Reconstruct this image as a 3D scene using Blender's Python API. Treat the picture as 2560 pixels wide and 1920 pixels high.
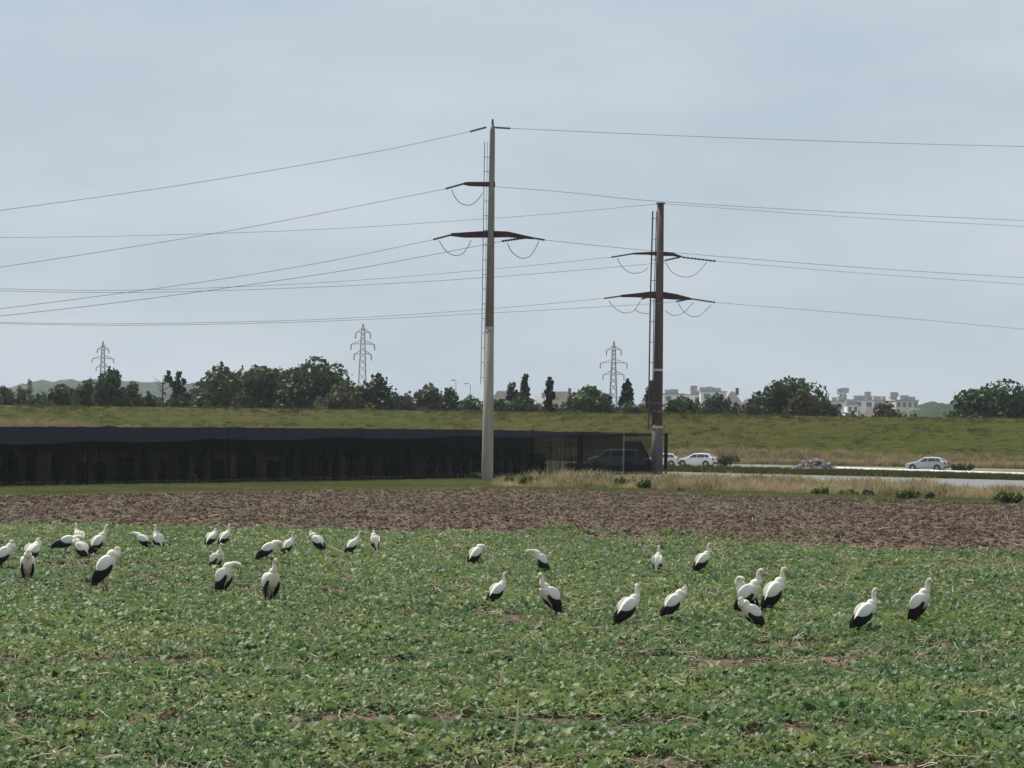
import bpy, math, random
import numpy as np
from mathutils import Vector, Matrix, Euler

# ------------------------------------------------------------------ clearing
for o in list(bpy.data.objects):
    bpy.data.objects.remove(o, do_unlink=True)
scene = bpy.context.scene
COL = scene.collection
rng = np.random.default_rng(11)
random.seed(7)
rad = math.radians

# ------------------------------------------------------------------ camera
F = 7111.0                       # focal length in photograph pixels (2560 wide)
HCAM = 4.0
cam_d = bpy.data.cameras.new("camera")
cam_d.sensor_width = 36.0
cam_d.lens = F / 2560 * 36.0
cam_d.clip_start = 0.5
cam_d.clip_end = 9000
cam = bpy.data.objects.new("camera", cam_d)
COL.objects.link(cam)
PITCH = math.atan(113 / F)
R = Matrix.Rotation(rad(90) + PITCH, 3, 'X') @ Matrix.Rotation(rad(0.85), 3, 'Z')
cam.matrix_world = Matrix.Translation((0, 0, HCAM)) @ R.to_4x4()
scene.camera = cam


def ray(px, py):
    return R @ Vector(((px - 1280) / F, (960 - py) / F, -1.0))


def P(px, py, z=0.0):
    """point of the plane at height z that a photograph pixel looks at"""
    d = ray(px, py)
    t = (z - HCAM) / d.z
    return Vector((d.x * t, d.y * t, z))


def At(px, py, D):
    """point D metres away along the field that a photograph pixel looks at"""
    d = ray(px, py)
    t = D / d.y
    return Vector((d.x * t, D, HCAM + d.z * t))


# ------------------------------------------------------------------ sky, sun, exposure
SUN_AZ, SUN_EL = rad(-38), rad(56)      # azimuth from straight ahead, to the left
sun_dir = Vector((math.sin(SUN_AZ) * math.cos(SUN_EL), math.cos(SUN_AZ) * math.cos(SUN_EL), math.sin(SUN_EL)))
world = bpy.data.worlds.new("World")
scene.world = world
world.use_nodes = True
wn, wl = world.node_tree.nodes, world.node_tree.links
wn.clear()
w_out = wn.new('ShaderNodeOutputWorld')
w_bg = wn.new('ShaderNodeBackground')
w_bg.inputs['Strength'].default_value = 0.1
w_sky = wn.new('ShaderNodeTexSky')
w_sky.sky_type = 'NISHITA'
w_sky.sun_disc = False
w_sky.sun_elevation = SUN_EL
w_sky.sun_rotation = SUN_AZ
w_sky.dust_density = 2.0
w_tc = wn.new('ShaderNodeTexCoord')
w_map = wn.new('ShaderNodeMapping')
w_map.inputs['Scale'].default_value = (1.0, 1.0, 3.2)
w_n1 = wn.new('ShaderNodeTexNoise')
w_n1.inputs['Scale'].default_value = 7.0
w_n1.inputs['Detail'].default_value = 5.0
w_n1.inputs['Roughness'].default_value = 0.55
w_ramp = wn.new('ShaderNodeValToRGB')
w_ramp.color_ramp.elements[0].position = 0.36
w_ramp.color_ramp.elements[0].color = (3.80, 4.56, 5.24, 1)
w_ramp.color_ramp.elements[1].position = 0.70
w_ramp.color_ramp.elements[1].color = (4.80, 5.34, 6.00, 1)
w_mix = wn.new('ShaderNodeMixRGB')
w_mix.inputs['Fac'].default_value = 0.90
wl.new(w_tc.outputs['Generated'], w_map.inputs['Vector'])
wl.new(w_map.outputs['Vector'], w_n1.inputs['Vector'])
wl.new(w_n1.outputs['Fac'], w_ramp.inputs['Fac'])
wl.new(w_sky.outputs['Color'], w_mix.inputs['Color1'])
wl.new(w_ramp.outputs['Color'], w_mix.inputs['Color2'])
wl.new(w_mix.outputs['Color'], w_bg.inputs['Color'])
wl.new(w_bg.outputs['Background'], w_out.inputs['Surface'])

sun_d = bpy.data.lights.new("sun", 'SUN')
sun_d.energy = 4.7
sun_d.angle = rad(0.6)
sun_d.color = (1.0, 0.955, 0.88)
sun = bpy.data.objects.new("sun", sun_d)
sun.rotation_euler = sun_dir.to_track_quat('Z', 'Y').to_euler()
sun.location = (0, 0, 80)
COL.objects.link(sun)

scene.view_settings.view_transform = 'Standard'
scene.view_settings.look = 'None'
scene.view_settings.exposure = 0.3
scene.view_settings.gamma = 1.0
scene.view_settings.use_curve_mapping = False
scene.render.engine = 'CYCLES'
cy = scene.cycles
cy.max_bounces = 6
cy.diffuse_bounces = 3
cy.glossy_bounces = 2
cy.transmission_bounces = 3
cy.transparent_max_bounces = 16
cy.volume_bounces = 0
cy.use_denoising = True
cy.caustics_reflective = False
cy.caustics_refractive = False


# ------------------------------------------------------------------ materials
def new_mat(name):
    m = bpy.data.materials.new(name)
    m.use_nodes = True
    m.node_tree.nodes.clear()
    return m, m.node_tree.nodes, m.node_tree.links


def surf(name, c1, c2=None, scale=3.0, rough=0.7, spec=0.3, detail=4.0, bump=0.0, bscale=None, trans=0.0,
         tint=None, tint_inst=None, stretch=None, metallic=0.0, coat=0.0, c3=None, scale3=0.3, backfac=None):
    """one noise-mottled principled material; tint = name of a per-face attribute that shifts hue between c1 and c2"""
    m, n, l = new_mat(name)
    out = n.new('ShaderNodeOutputMaterial')
    b = n.new('ShaderNodeBsdfPrincipled')
    b.inputs['Roughness'].default_value = rough
    b.inputs['Specular IOR Level'].default_value = spec
    b.inputs['Metallic'].default_value = metallic
    b.inputs['Coat Weight'].default_value = coat
    c2 = c2 or c1
    tc = n.new('ShaderNodeTexCoord')
    vec = tc.outputs['Object']
    if stretch:
        mp = n.new('ShaderNodeMapping')
        mp.inputs['Scale'].default_value = stretch
        l.new(vec, mp.inputs['Vector'])
        vec = mp.outputs['Vector']
    no = n.new('ShaderNodeTexNoise')
    no.inputs['Scale'].default_value = scale
    no.inputs['Detail'].default_value = detail
    l.new(vec, no.inputs['Vector'])
    mix = n.new('ShaderNodeMixRGB')
    mix.inputs['Color1'].default_value = (*c1, 1)
    mix.inputs['Color2'].default_value = (*c2, 1)
    rr = n.new('ShaderNodeMapRange')
    rr.inputs['From Min'].default_value = 0.32
    rr.inputs['From Max'].default_value = 0.68
    l.new(no.outputs['Fac'], rr.inputs['Value'])
    fac = rr.outputs['Result']
    if tint or tint_inst:
        at = n.new('ShaderNodeAttribute')
        at.attribute_name = tint or tint_inst
        at.attribute_type = 'GEOMETRY' if tint else 'INSTANCER'
        am = n.new('ShaderNodeMath')
        am.operation = 'MULTIPLY_ADD'
        am.inputs[1].default_value = 0.35
        l.new(fac, am.inputs[0])
        am2 = n.new('ShaderNodeMath')
        am2.operation = 'MULTIPLY'
        am2.inputs[1].default_value = 0.8
        l.new(at.outputs['Fac'], am2.inputs[0])
        l.new(am2.outputs[0], am.inputs[2])
        am.use_clamp = True
        fac = am.outputs[0]
    l.new(fac, mix.inputs['Fac'])
    colr = mix.outputs['Color']
    if c3:
        n3 = n.new('ShaderNodeTexNoise')
        n3.inputs['Scale'].default_value = scale3
        n3.inputs['Detail'].default_value = 3.0
        l.new(vec, n3.inputs['Vector'])
        r3 = n.new('ShaderNodeMapRange')
        r3.inputs['From Min'].default_value = 0.45
        r3.inputs['From Max'].default_value = 0.65
        l.new(n3.outputs['Fac'], r3.inputs['Value'])
        mx3 = n.new('ShaderNodeMixRGB')
        mx3.inputs['Color2'].default_value = (*c3, 1)
        l.new(colr, mx3.inputs['Color1'])
        l.new(r3.outputs['Result'], mx3.inputs['Fac'])
        colr = mx3.outputs['Color']
    l.new(colr, b.inputs['Base Color'])
    if bump:
        bn = n.new('ShaderNodeTexNoise')
        bn.inputs['Scale'].default_value = bscale or scale * 3
        bn.inputs['Detail'].default_value = 5.0
        l.new(vec, bn.inputs['Vector'])
        bu = n.new('ShaderNodeBump')
        bu.inputs['Strength'].default_value = 1.0
        bu.inputs['Distance'].default_value = bump
        l.new(bn.outputs['Fac'], bu.inputs['Height'])
        l.new(bu.outputs['Normal'], b.inputs['Normal'])
    sh = b.outputs['BSDF']
    if trans:
        tr = n.new('ShaderNodeBsdfTranslucent')
        l.new(colr, tr.inputs['Color'])
        ms = n.new('ShaderNodeMixShader')
        ms.inputs['Fac'].default_value = trans
        l.new(sh, ms.inputs[1])
        l.new(tr.outputs['BSDF'], ms.inputs[2])
        sh = ms.outputs['Shader']
    l.new(sh, out.inputs['Surface'])
    return m


def net_mat(name, col, opacity, vary=0.08):
    m, n, l = new_mat(name)
    out = n.new('ShaderNodeOutputMaterial')
    d = n.new('ShaderNodeBsdfDiffuse')
    d.inputs['Color'].default_value = (*col, 1)
    t = n.new('ShaderNodeBsdfTransparent')
    ms = n.new('ShaderNodeMixShader')
    tc = n.new('ShaderNodeTexCoord')
    mp = n.new('ShaderNodeMapping')
    mp.inputs['Scale'].default_value = (2.6, 2.6, 0.25)
    no = n.new('ShaderNodeTexNoise')
    no.inputs['Scale'].default_value = 0.9
    no.inputs['Detail'].default_value = 4
    mr = n.new('ShaderNodeMapRange')
    mr.inputs['From Min'].default_value = 0.3
    mr.inputs['From Max'].default_value = 0.7
    mr.inputs['To Min'].default_value = opacity - vary
    mr.inputs['To Max'].default_value = min(1.0, opacity + vary)
    l.new(tc.outputs['Object'], mp.inputs['Vector'])
    l.new(mp.outputs['Vector'], no.inputs['Vector'])
    l.new(no.outputs['Fac'], mr.inputs['Value'])
    l.new(mr.outputs['Result'], ms.inputs['Fac'])
    l.new(t.outputs['BSDF'], ms.inputs[1])
    l.new(d.outputs['BSDF'], ms.inputs[2])
    l.new(ms.outputs['Shader'], out.inputs['Surface'])
    return m


M = {}
M['ground'] = surf('meadow', (0.075, 0.095, 0.035), (0.13, 0.12, 0.055), scale=0.9, bump=0.05, c3=(0.16, 0.135, 0.075), scale3=0.06)
M['soil'] = surf('tilled_soil', (0.050, 0.031, 0.021), (0.118, 0.077, 0.054), scale=2.6, detail=8, rough=0.95, spec=0.1, bump=0.06,
                 bscale=5, c3=(0.120, 0.085, 0.063), scale3=0.35)
M['clod'] = surf('clod', (0.050, 0.031, 0.023), (0.112, 0.074, 0.054), scale=6, rough=0.95, spec=0.1, tint_inst='tint')
M['straw'] = surf('straw', (0.17, 0.115, 0.072), (0.52, 0.43, 0.29), scale=5, rough=0.7, tint_inst='tint')
M['stalk'] = surf('pale_stalk', (0.60, 0.54, 0.37), (0.76, 0.71, 0.53), scale=9, rough=0.6, trans=0.45)
M['leaf'] = surf('crop_leaf', (0.062, 0.136, 0.046), (0.200, 0.240, 0.078), scale=7, rough=0.50, spec=0.27, tint_inst='tint', trans=0.44)
M['crop_dry'] = surf('crop_dry', (0.15, 0.12, 0.06), (0.26, 0.21, 0.11), scale=7, rough=0.7, tint_inst='tint', trans=0.2)
M['bank'] = surf('embankment_turf', (0.042, 0.048, 0.008), (0.060, 0.063, 0.012), scale=0.55, detail=8, rough=0.95, spec=0.05,
                 bump=0.35, bscale=0.9, c3=(0.064, 0.055, 0.014), scale3=0.07, stretch=(0.6, 1, 1.6))
M['bankgrass'] = surf('bank_grass', (0.040, 0.050, 0.007), (0.088, 0.084, 0.017), scale=2, rough=0.7, spec=0.2, tint_inst='tint', trans=0.3)
M['drygrass'] = surf('dry_grass', (0.12, 0.115, 0.045), (0.47, 0.37, 0.215), scale=3, rough=0.75, spec=0.2, tint_inst='tint', trans=0.3)
M['shortgrass'] = surf('short_grass', (0.085, 0.112, 0.030), (0.195, 0.185, 0.070), scale=3, rough=0.7, spec=0.2, tint_inst='tint', trans=0.3)
M['concrete'] = surf('pole_concrete', (0.235, 0.208, 0.172), (0.315, 0.282, 0.238), scale=1.2, detail=6, rough=0.8, spec=0.25, stretch=(3, 3, 0.25))
M['polebrown'] = surf('pole_steel_brown', (0.200, 0.175, 0.150), (0.265, 0.235, 0.205), scale=1.5, rough=0.7, spec=0.2, stretch=(3, 3, 0.2))
M['poledark'] = surf('pole_steel_rust', (0.060, 0.042, 0.036), (0.115, 0.080, 0.066), scale=1.5, rough=0.75, spec=0.2, stretch=(3, 3, 0.25))
M['poleweather'] = surf('pole_weathered', (0.088, 0.068, 0.058), (0.138, 0.110, 0.094), scale=1.5, rough=0.85, spec=0.15, stretch=(3, 3, 0.3))
M['arm'] = surf('arm_rust', (0.046, 0.022, 0.018), (0.072, 0.035, 0.028), scale=3, rough=0.75, spec=0.2)
M['band'] = surf('band_metal', (0.38, 0.36, 0.33), (0.5, 0.47, 0.43), scale=4, rough=0.6)
M['insul'] = surf('insulator_glaze', (0.035, 0.028, 0.026), (0.06, 0.05, 0.046), scale=6, rough=0.35, spec=0.5)
M['wire'] = surf('wire_metal', (0.15, 0.155, 0.17), (0.20, 0.205, 0.22), scale=1, rough=0.5, spec=0.4)
M['galv'] = surf('galvanised', (0.24, 0.26, 0.29), (0.36, 0.38, 0.41), scale=0.5, rough=0.5, spec=0.4)
M['bluesign'] = surf('blue_plate', (0.03, 0.06, 0.28), (0.04, 0.08, 0.33), scale=5, rough=0.5)
M['netwall'] = net_mat('shade_net_wall', (0.0032, 0.0046, 0.0056), 0.885, 0.10)
M['netthin'] = net_mat('shade_net_single', (0.004, 0.006, 0.008), 0.76, 0.05)
M['netend'] = net_mat('shade_net_end', (0.005, 0.007, 0.009), 0.66, 0.06)
M['netroof'] = net_mat('shade_net_roof', (0.0065, 0.0072, 0.0115), 0.93, 0.05)
M['netpost'] = surf('net_post', (0.004, 0.004, 0.005), (0.007, 0.007, 0.007), scale=4, rough=0.95, spec=0.03)
M['greypost'] = surf('grey_post', (0.20, 0.20, 0.19), (0.28, 0.27, 0.26), scale=4)
M['road'] = surf('pale_concrete', (0.125, 0.13, 0.134), (0.20, 0.203, 0.203), scale=0.6, detail=6, rough=0.85, spec=0.15, stretch=(0.3, 1, 1))
M['gravel'] = surf('dusty_gravel', (0.15, 0.135, 0.105), (0.27, 0.25, 0.205), scale=0.8, detail=8, rough=0.95, spec=0.1, bump=0.03)
M['kerb'] = surf('kerb_concrete', (0.48, 0.49, 0.49), (0.60, 0.60, 0.59), scale=0.8, rough=0.6)
M['rubble'] = surf('rubble', (0.15, 0.13, 0.125), (0.30, 0.27, 0.255), scale=1.4, detail=7, rough=0.95, bump=0.1)
M['darkrubble'] = surf('tar_lump', (0.03, 0.027, 0.026), (0.06, 0.055, 0.05), scale=3, rough=0.9, bump=0.05)
M['white_feather'] = surf('white_feather', (0.78, 0.74, 0.65), (0.88, 0.86, 0.81), scale=9, rough=0.8, spec=0.15, bump=0.006, bscale=45, stretch=(0.5, 1, 1))
M['shaded_cream_feather'] = surf('shaded_cream_feather', (0.70, 0.635, 0.50), (0.82, 0.775, 0.665), scale=7, rough=0.85, spec=0.1, bump=0.012, bscale=32, stretch=(0.5, 1, 1))  # breast shade tinted into the body colour, creamier than the white wings
M['black_feather'] = surf('black_feather', (0.008, 0.007, 0.008), (0.018, 0.015, 0.016), scale=16, rough=0.6, spec=0.2, stretch=(0.3, 1, 1))
M['beak'] = surf('red_beak', (0.30, 0.075, 0.025), (0.40, 0.12, 0.04), scale=20, rough=0.45)
M['legskin'] = surf('red_leg', (0.32, 0.10, 0.045), (0.42, 0.18, 0.09), scale=20, rough=0.6)
M['eye'] = surf('black_eye', (0.004, 0.004, 0.004), rough=0.15, spec=0.5)
M['bark'] = surf('bark', (0.065, 0.05, 0.038), (0.12, 0.095, 0.072), scale=4, rough=0.95, bump=0.05, stretch=(1, 1, 0.25))
M['carwhite'] = surf('white_paint', (0.72, 0.73, 0.74), (0.78, 0.78, 0.78), scale=0.6, rough=0.25, spec=0.5, coat=0.8)
M['carsilver'] = surf('silver_paint', (0.50, 0.53, 0.57), (0.58, 0.61, 0.64), scale=0.6, rough=0.3, spec=0.5, coat=0.8)
M['glass'] = surf('car_glass', (0.02, 0.024, 0.028), (0.035, 0.04, 0.045), scale=1, rough=0.06, spec=0.8)
M['tyre'] = surf('tyre_rubber', (0.015, 0.015, 0.015), (0.028, 0.027, 0.026), scale=8, rough=0.9)
M['rim'] = surf('rim_alloy', (0.35, 0.36, 0.37), (0.45, 0.45, 0.46), scale=4, rough=0.35, metallic=0.7)
M['taillamp'] = surf('tail_lamp', (0.35, 0.015, 0.015), (0.45, 0.03, 0.025), scale=8, rough=0.2, spec=0.6)
M['headlamp'] = surf('head_lamp', (0.65, 0.67, 0.70), (0.75, 0.76, 0.78), scale=8, rough=0.1, spec=0.7)
M['trimdark'] = surf('dark_trim', (0.025, 0.025, 0.026), (0.04, 0.04, 0.04), scale=6, rough=0.6)
M['plaster'] = surf('pale_plaster', (0.74, 0.73, 0.72), (0.82, 0.81, 0.80), scale=0.15, rough=0.9)
M['plastercream'] = surf('cream_plaster', (0.50, 0.46, 0.42), (0.60, 0.56, 0.51), scale=0.15, rough=0.9)
M['roofbrown'] = surf('brown_roof_tiles', (0.105, 0.090, 0.085), (0.16, 0.138, 0.128), scale=0.5, rough=0.9)
M['roofgrey'] = surf('grey_roof', (0.30, 0.29, 0.29), (0.40, 0.39, 0.40), scale=0.5, rough=0.8)
M['winpane'] = surf('window_glass', (0.07, 0.08, 0.10), (0.14, 0.15, 0.18), scale=0.3, rough=0.15, spec=0.6)
M['whitepaint'] = surf('white_mast_paint', (0.72, 0.74, 0.75), (0.8, 0.8, 0.8), scale=2, rough=0.5)
M['hillwood'] = surf('far_wood', (0.028, 0.042, 0.026), (0.055, 0.070, 0.042), scale=0.05, detail=8, rough=0.95, spec=0.05, bump=2.0, bscale=0.08)


def foliage(name, c1, c2, tr=0.28):
    return surf(name, c1, c2, scale=0.5, detail=3, rough=0.6, spec=0.2, tint='tint', trans=tr)


M['fol_dark'] = foliage('foliage_dark', (0.024, 0.045, 0.018), (0.058, 0.086, 0.028))
M['fol_mid'] = foliage('foliage_mid', (0.035, 0.058, 0.020), (0.072, 0.100, 0.032))
M['fol_olive'] = foliage('foliage_olive', (0.052, 0.060, 0.022), (0.105, 0.105, 0.042))
M['fol_brown'] = foliage('foliage_brown', (0.060, 0.056, 0.028), (0.105, 0.088, 0.045))
M['fol_grey'] = foliage('foliage_grey', (0.058, 0.074, 0.045), (0.115, 0.125, 0.078))
M['fol_black'] = foliage('foliage_blackish', (0.019, 0.031, 0.017), (0.038, 0.054, 0.025))
M['fol_bright'] = foliage('foliage_bright', (0.075, 0.10, 0.030), (0.15, 0.165, 0.055))
M['fol_weed'] = foliage('foliage_weed', (0.065, 0.105, 0.028), (0.145, 0.185, 0.055), 0.5)


# ------------------------------------------------------------------ mesh helpers
def mesh(name, V, Fc, mats, parent=None, smooth=False, midx=None, attrs=None, loc=None, link=True):
    me = bpy.data.meshes.new(name)
    V = np.asarray(V, dtype=np.float32).reshape(-1, 3)
    if isinstance(Fc, np.ndarray):
        k = Fc.shape[1]
        me.vertices.add(len(V))
        me.vertices.foreach_set('co', V.ravel())
        me.loops.add(Fc.size)
        me.loops.foreach_set('vertex_index', Fc.ravel().astype(np.int32))
        me.polygons.add(len(Fc))
        me.polygons.foreach_set('loop_start', np.arange(0, Fc.size, k, dtype=np.int32))
        me.polygons.foreach_set('loop_total', np.full(len(Fc), k, dtype=np.int32))
        me.update(calc_edges=True)
    else:
        me.from_pydata([tuple(v) for v in V.tolist()], [], Fc)
        me.update()
    if not isinstance(mats, (list, tuple)):
        mats = [mats]
    for m in mats:
        me.materials.append(m)
    if midx is not None:
        me.polygons.foreach_set('material_index', np.asarray(midx, dtype=np.int32))
    if smooth:
        me.polygons.foreach_set('use_smooth', np.ones(len(me.polygons), dtype=bool))
    for an, (dom, arr) in (attrs or {}).items():
        a = me.attributes.new(an, 'FLOAT', dom)
        a.data.foreach_set('value', np.asarray(arr, dtype=np.float32))
    ob = bpy.data.objects.new(name, me)
    if link:
        COL.objects.link(ob)
    if parent is not None:
        ob.parent = parent
    if loc is not None:
        ob.location = loc
    return ob


def thing(name, label, cat, loc=(0, 0, 0), rotz=0.0, group=None, scale=1.0):
    o = bpy.data.objects.new(name, None)
    o.empty_display_size = 0.3
    COL.objects.link(o)
    o.location = loc
    o.rotation_euler = (0, 0, rotz)
    o.scale = (scale, scale, scale)
    o['label'] = label
    o['category'] = cat
    if group:
        o['group'] = group
    return o


def tag(o, label, cat, group=None):
    o['label'] = label
    o['category'] = cat
    if group:
        o['group'] = group
    return o


def kind(o, k):
    o['kind'] = k
    return o


class MB:
    """collects simple solids into one vertex / face list"""

    def __init__(s):
        s.v, s.f, s.m = [], [], []

    def add(s, v, f, m=0):
        b = len(s.v)
        s.v.extend([tuple(p) for p in v])
        s.f.extend([tuple(i + b for i in q) for q in f])
        s.m.extend([m] * len(f))
        return s

    def box(s, c, d, m=0, rot=None):
        hx, hy, hz = d[0] / 2, d[1] / 2, d[2] / 2
        vs = [Vector((x, y, z)) for x in (-hx, hx) for y in (-hy, hy) for z in (-hz, hz)]
        if rot is not None:
            vs = [rot @ v for v in vs]
        c = Vector(c)
        return s.add([c + v for v in vs], [(0, 1, 3, 2), (4, 6, 7, 5), (0, 4, 5, 1), (2, 3, 7, 6), (0, 2, 6, 4), (1, 5, 7, 3)], m)

    def tube(s, pts, rs, n=8, m=0, cap=True):
        v, f = loft(pts, [(r, r) if not isinstance(r, (tuple, list)) else r for r in
                          (rs if isinstance(rs, (list, tuple)) and len(rs) == len(pts) else [rs] * len(pts))], n, cap)
        return s.add(v, f, m)

    def build(s, name, mats, parent=None, smooth=False):
        return mesh(name, s.v, s.f, mats, parent, smooth, s.m)


def loft(pts, radii, n=10, cap=True, side=None):
    """rings of ellipses along a 3-D centre line with parallel transport; radii = (lateral, vertical)"""
    pts = [Vector(p) for p in pts]
    N = len(pts)
    T = []
    for i in range(N):
        a, b = pts[max(i - 1, 0)], pts[min(i + 1, N - 1)]
        t = (b - a)
        T.append(t.normalized() if t.length > 1e-9 else Vector((0, 0, 1)))
    lat = Vector(side) if side is not None else (Vector((0, 1, 0)) if abs(T[0].y) < 0.9 else Vector((1, 0, 0)))
    lat = (lat - T[0] * lat.dot(T[0])).normalized()
    V, Fc = [], []
    for i in range(N):
        lat = lat - T[i] * lat.dot(T[i])
        lat = lat.normalized() if lat.length > 1e-6 else T[i].orthogonal().normalized()
        up = T[i].cross(lat)
        ra, rb = radii[i]
        for k in range(n):
            a = 2 * math.pi * k / n
            V.append(pts[i] + lat * (ra * math.cos(a)) + up * (rb * math.sin(a)))
    for i in range(N - 1):
        for k in range(n):
            k2 = (k + 1) % n
            Fc.append((i * n + k, i * n + k2, (i + 1) * n + k2, (i + 1) * n + k))
    if cap:
        Fc.append(tuple(range(n - 1, -1, -1)))
        Fc.append(tuple((N - 1) * n + k for k in range(n)))
    return V, Fc


def catmull(pts, sub):
    """resample control rows (any dimension) with a Catmull-Rom spline"""
    A = np.asarray(pts, dtype=float)
    A = np.vstack([2 * A[0] - A[1], A, 2 * A[-1] - A[-2]])
    out = []
    for i in range(1, len(A) - 2):
        p0, p1, p2, p3 = A[i - 1], A[i], A[i + 1], A[i + 2]
        for t in np.linspace(0, 1, sub, endpoint=False):
            out.append(0.5 * (2 * p1 + (p2 - p0) * t + (2 * p0 - 5 * p1 + 4 * p2 - p3) * t * t + (3 * p1 - p0 - 3 * p2 + p3) * t ** 3))
    out.append(A[-2])
    return np.array(out)


def vnoise(x, y, seed=0):
    """smooth value noise in numpy, 0..1"""
    r = np.random.default_rng(seed)
    tab = r.random((256, 256))
    xi, yi = np.floor(x).astype(int), np.floor(y).astype(int)
    fx, fy = x - xi, y - yi
    fx, fy = fx * fx * (3 - 2 * fx), fy * fy * (3 - 2 * fy)
    a = tab[xi % 256, yi % 256]
    b = tab[(xi + 1) % 256, yi % 256]
    c = tab[xi % 256, (yi + 1) % 256]
    d = tab[(xi + 1) % 256, (yi + 1) % 256]
    return (a * (1 - fx) + b * fx) * (1 - fy) + (c * (1 - fx) + d * fx) * fy


def fbm(x, y, seed=0, oct=4):
    s, a, t = 0, 0.5, 0
    for k in range(oct):
        s = s + a * vnoise(x * 2 ** k + 17.3 * k, y * 2 ** k + 5.1 * k, seed + k)
        t += a
        a *= 0.55
    return s / t


# ------------------------------------------------------------------ scatter (geometry nodes)
def scatter(name, pts, rot, scl, tint, protos):
    me = bpy.data.meshes.new(name)
    n = len(pts)
    me.vertices.add(n)
    me.vertices.foreach_set('co', np.asarray(pts, np.float32).ravel())
    a = me.attributes.new('rot', 'FLOAT_VECTOR', 'POINT')
    a.data.foreach_set('vector', np.asarray(rot, np.float32).ravel())
    a = me.attributes.new('scl', 'FLOAT', 'POINT')
    a.data.foreach_set('value', np.asarray(scl, np.float32))
    a = me.attributes.new('tint', 'FLOAT', 'POINT')
    a.data.foreach_set('value', np.asarray(tint, np.float32))
    ob = bpy.data.objects.new(name, me)
    COL.objects.link(ob)
    pc = bpy.data.collections.new(name + '_pieces')
    for p in protos:
        pc.objects.link(p)
    ng = bpy.data.node_groups.new(name, 'GeometryNodeTree')
    ng.interface.new_socket('Geometry', in_out='INPUT', socket_type='NodeSocketGeometry')
    ng.interface.new_socket('Geometry', in_out='OUTPUT', socket_type='NodeSocketGeometry')
    N, L = ng.nodes, ng.links
    gi, go = N.new('NodeGroupInput'), N.new('NodeGroupOutput')
    iop = N.new('GeometryNodeInstanceOnPoints')
    ci = N.new('GeometryNodeCollectionInfo')
    ci.inputs['Collection'].default_value = pc
    ci.inputs['Separate Children'].default_value = True
    ci.inputs['Reset Children'].default_value = True
    iop.inputs['Pick Instance'].default_value = True
    nr = N.new('GeometryNodeInputNamedAttribute')
    nr.data_type = 'FLOAT_VECTOR'
    nr.inputs['Name'].default_value = 'rot'
    ns = N.new('GeometryNodeInputNamedAttribute')
    ns.data_type = 'FLOAT'
    ns.inputs['Name'].default_value = 'scl'
    e2r = N.new('FunctionNodeEulerToRotation')
    L.new(nr.outputs['Attribute'], e2r.inputs[0])
    L.new(gi.outputs[0], iop.inputs['Points'])
    L.new(ci.outputs[0], iop.inputs['Instance'])
    L.new(e2r.outputs[0], iop.inputs['Rotation'])
    L.new(ns.outputs['Attribute'], iop.inputs['Scale'])
    L.new(iop.outputs[0], go.inputs[0])
    md = ob.modifiers.new('scatter', 'NODES')
    md.node_group = ng
    ob['kind'] = 'stuff'
    return ob


def blade_clump(name, n, h, spread, w, lean, mat, seed):
    r = random.Random(seed)
    v, f = [], []
    for i in range(n):
        a = r.uniform(0, 6.283)
        rr = spread * math.sqrt(r.random())
        bx, by = rr * math.cos(a), rr * math.sin(a)
        hh = h * r.uniform(0.5, 1.1)
        la = r.uniform(0, 6.283)
        lx, ly = math.cos(la) * lean * hh * r.uniform(.2, 1), math.sin(la) * lean * hh * r.uniform(.2, 1)
        wa = r.uniform(0, 6.283)
        wx, wy = math.cos(wa) * w, math.sin(wa) * w
        b = len(v)
        v += [(bx - wx, by - wy, 0), (bx + wx, by + wy, 0),
              (bx + lx * .35 - wx * .8, by + ly * .35 - wy * .8, hh * .55), (bx + lx * .35 + wx * .8, by + ly * .35 + wy * .8, hh * .55),
              (bx + lx, by + ly, hh)]
        f += [(b, b + 1, b + 3, b + 2), (b + 2, b + 3, b + 4)]
    return mesh(name, v, f, mat, link=False)


# ================================================================== GROUND
def fan_ok(x, y, m=1.22, pad=3.0):
    return np.abs(x) < y * 0.18 * m + pad


g = MB()
g.add([(-1500, -40, 0), (1500, -40, 0), (1500, 2900, 0), (-1500, 2900, 0)], [(0, 1, 2, 3)])
kind(g.build('ground', M['ground']), 'structure')

# field: one relief sheet from in front of the camera to the grass strip
e0, e1, e2 = P(0, 1243), P(1200, 1224), P(2560, 1262)      # far edge of the tilled soil


def far_edge(x):
    return np.where(x < e1.x, e0.y + (x - e0.x) * (e1.y - e0.y) / (e1.x - e0.x), e1.y + (x - e1.x) * (e2.y - e1.y) / (e2.x - e1.x))


c0, c1_, c2_ = P(0, 1322), P(1300, 1346), P(2560, 1396)     # far edge of the green crop


def crop_edge(x):
    return np.where(x < c1_.x, c0.y + (x - c0.x) * (c1_.y - c0.y) / (c1_.x - c0.x), c1_.y + (x - c1_.x) * (c2_.y - c1_.y) / (c2_.x - c1_.x))


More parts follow.
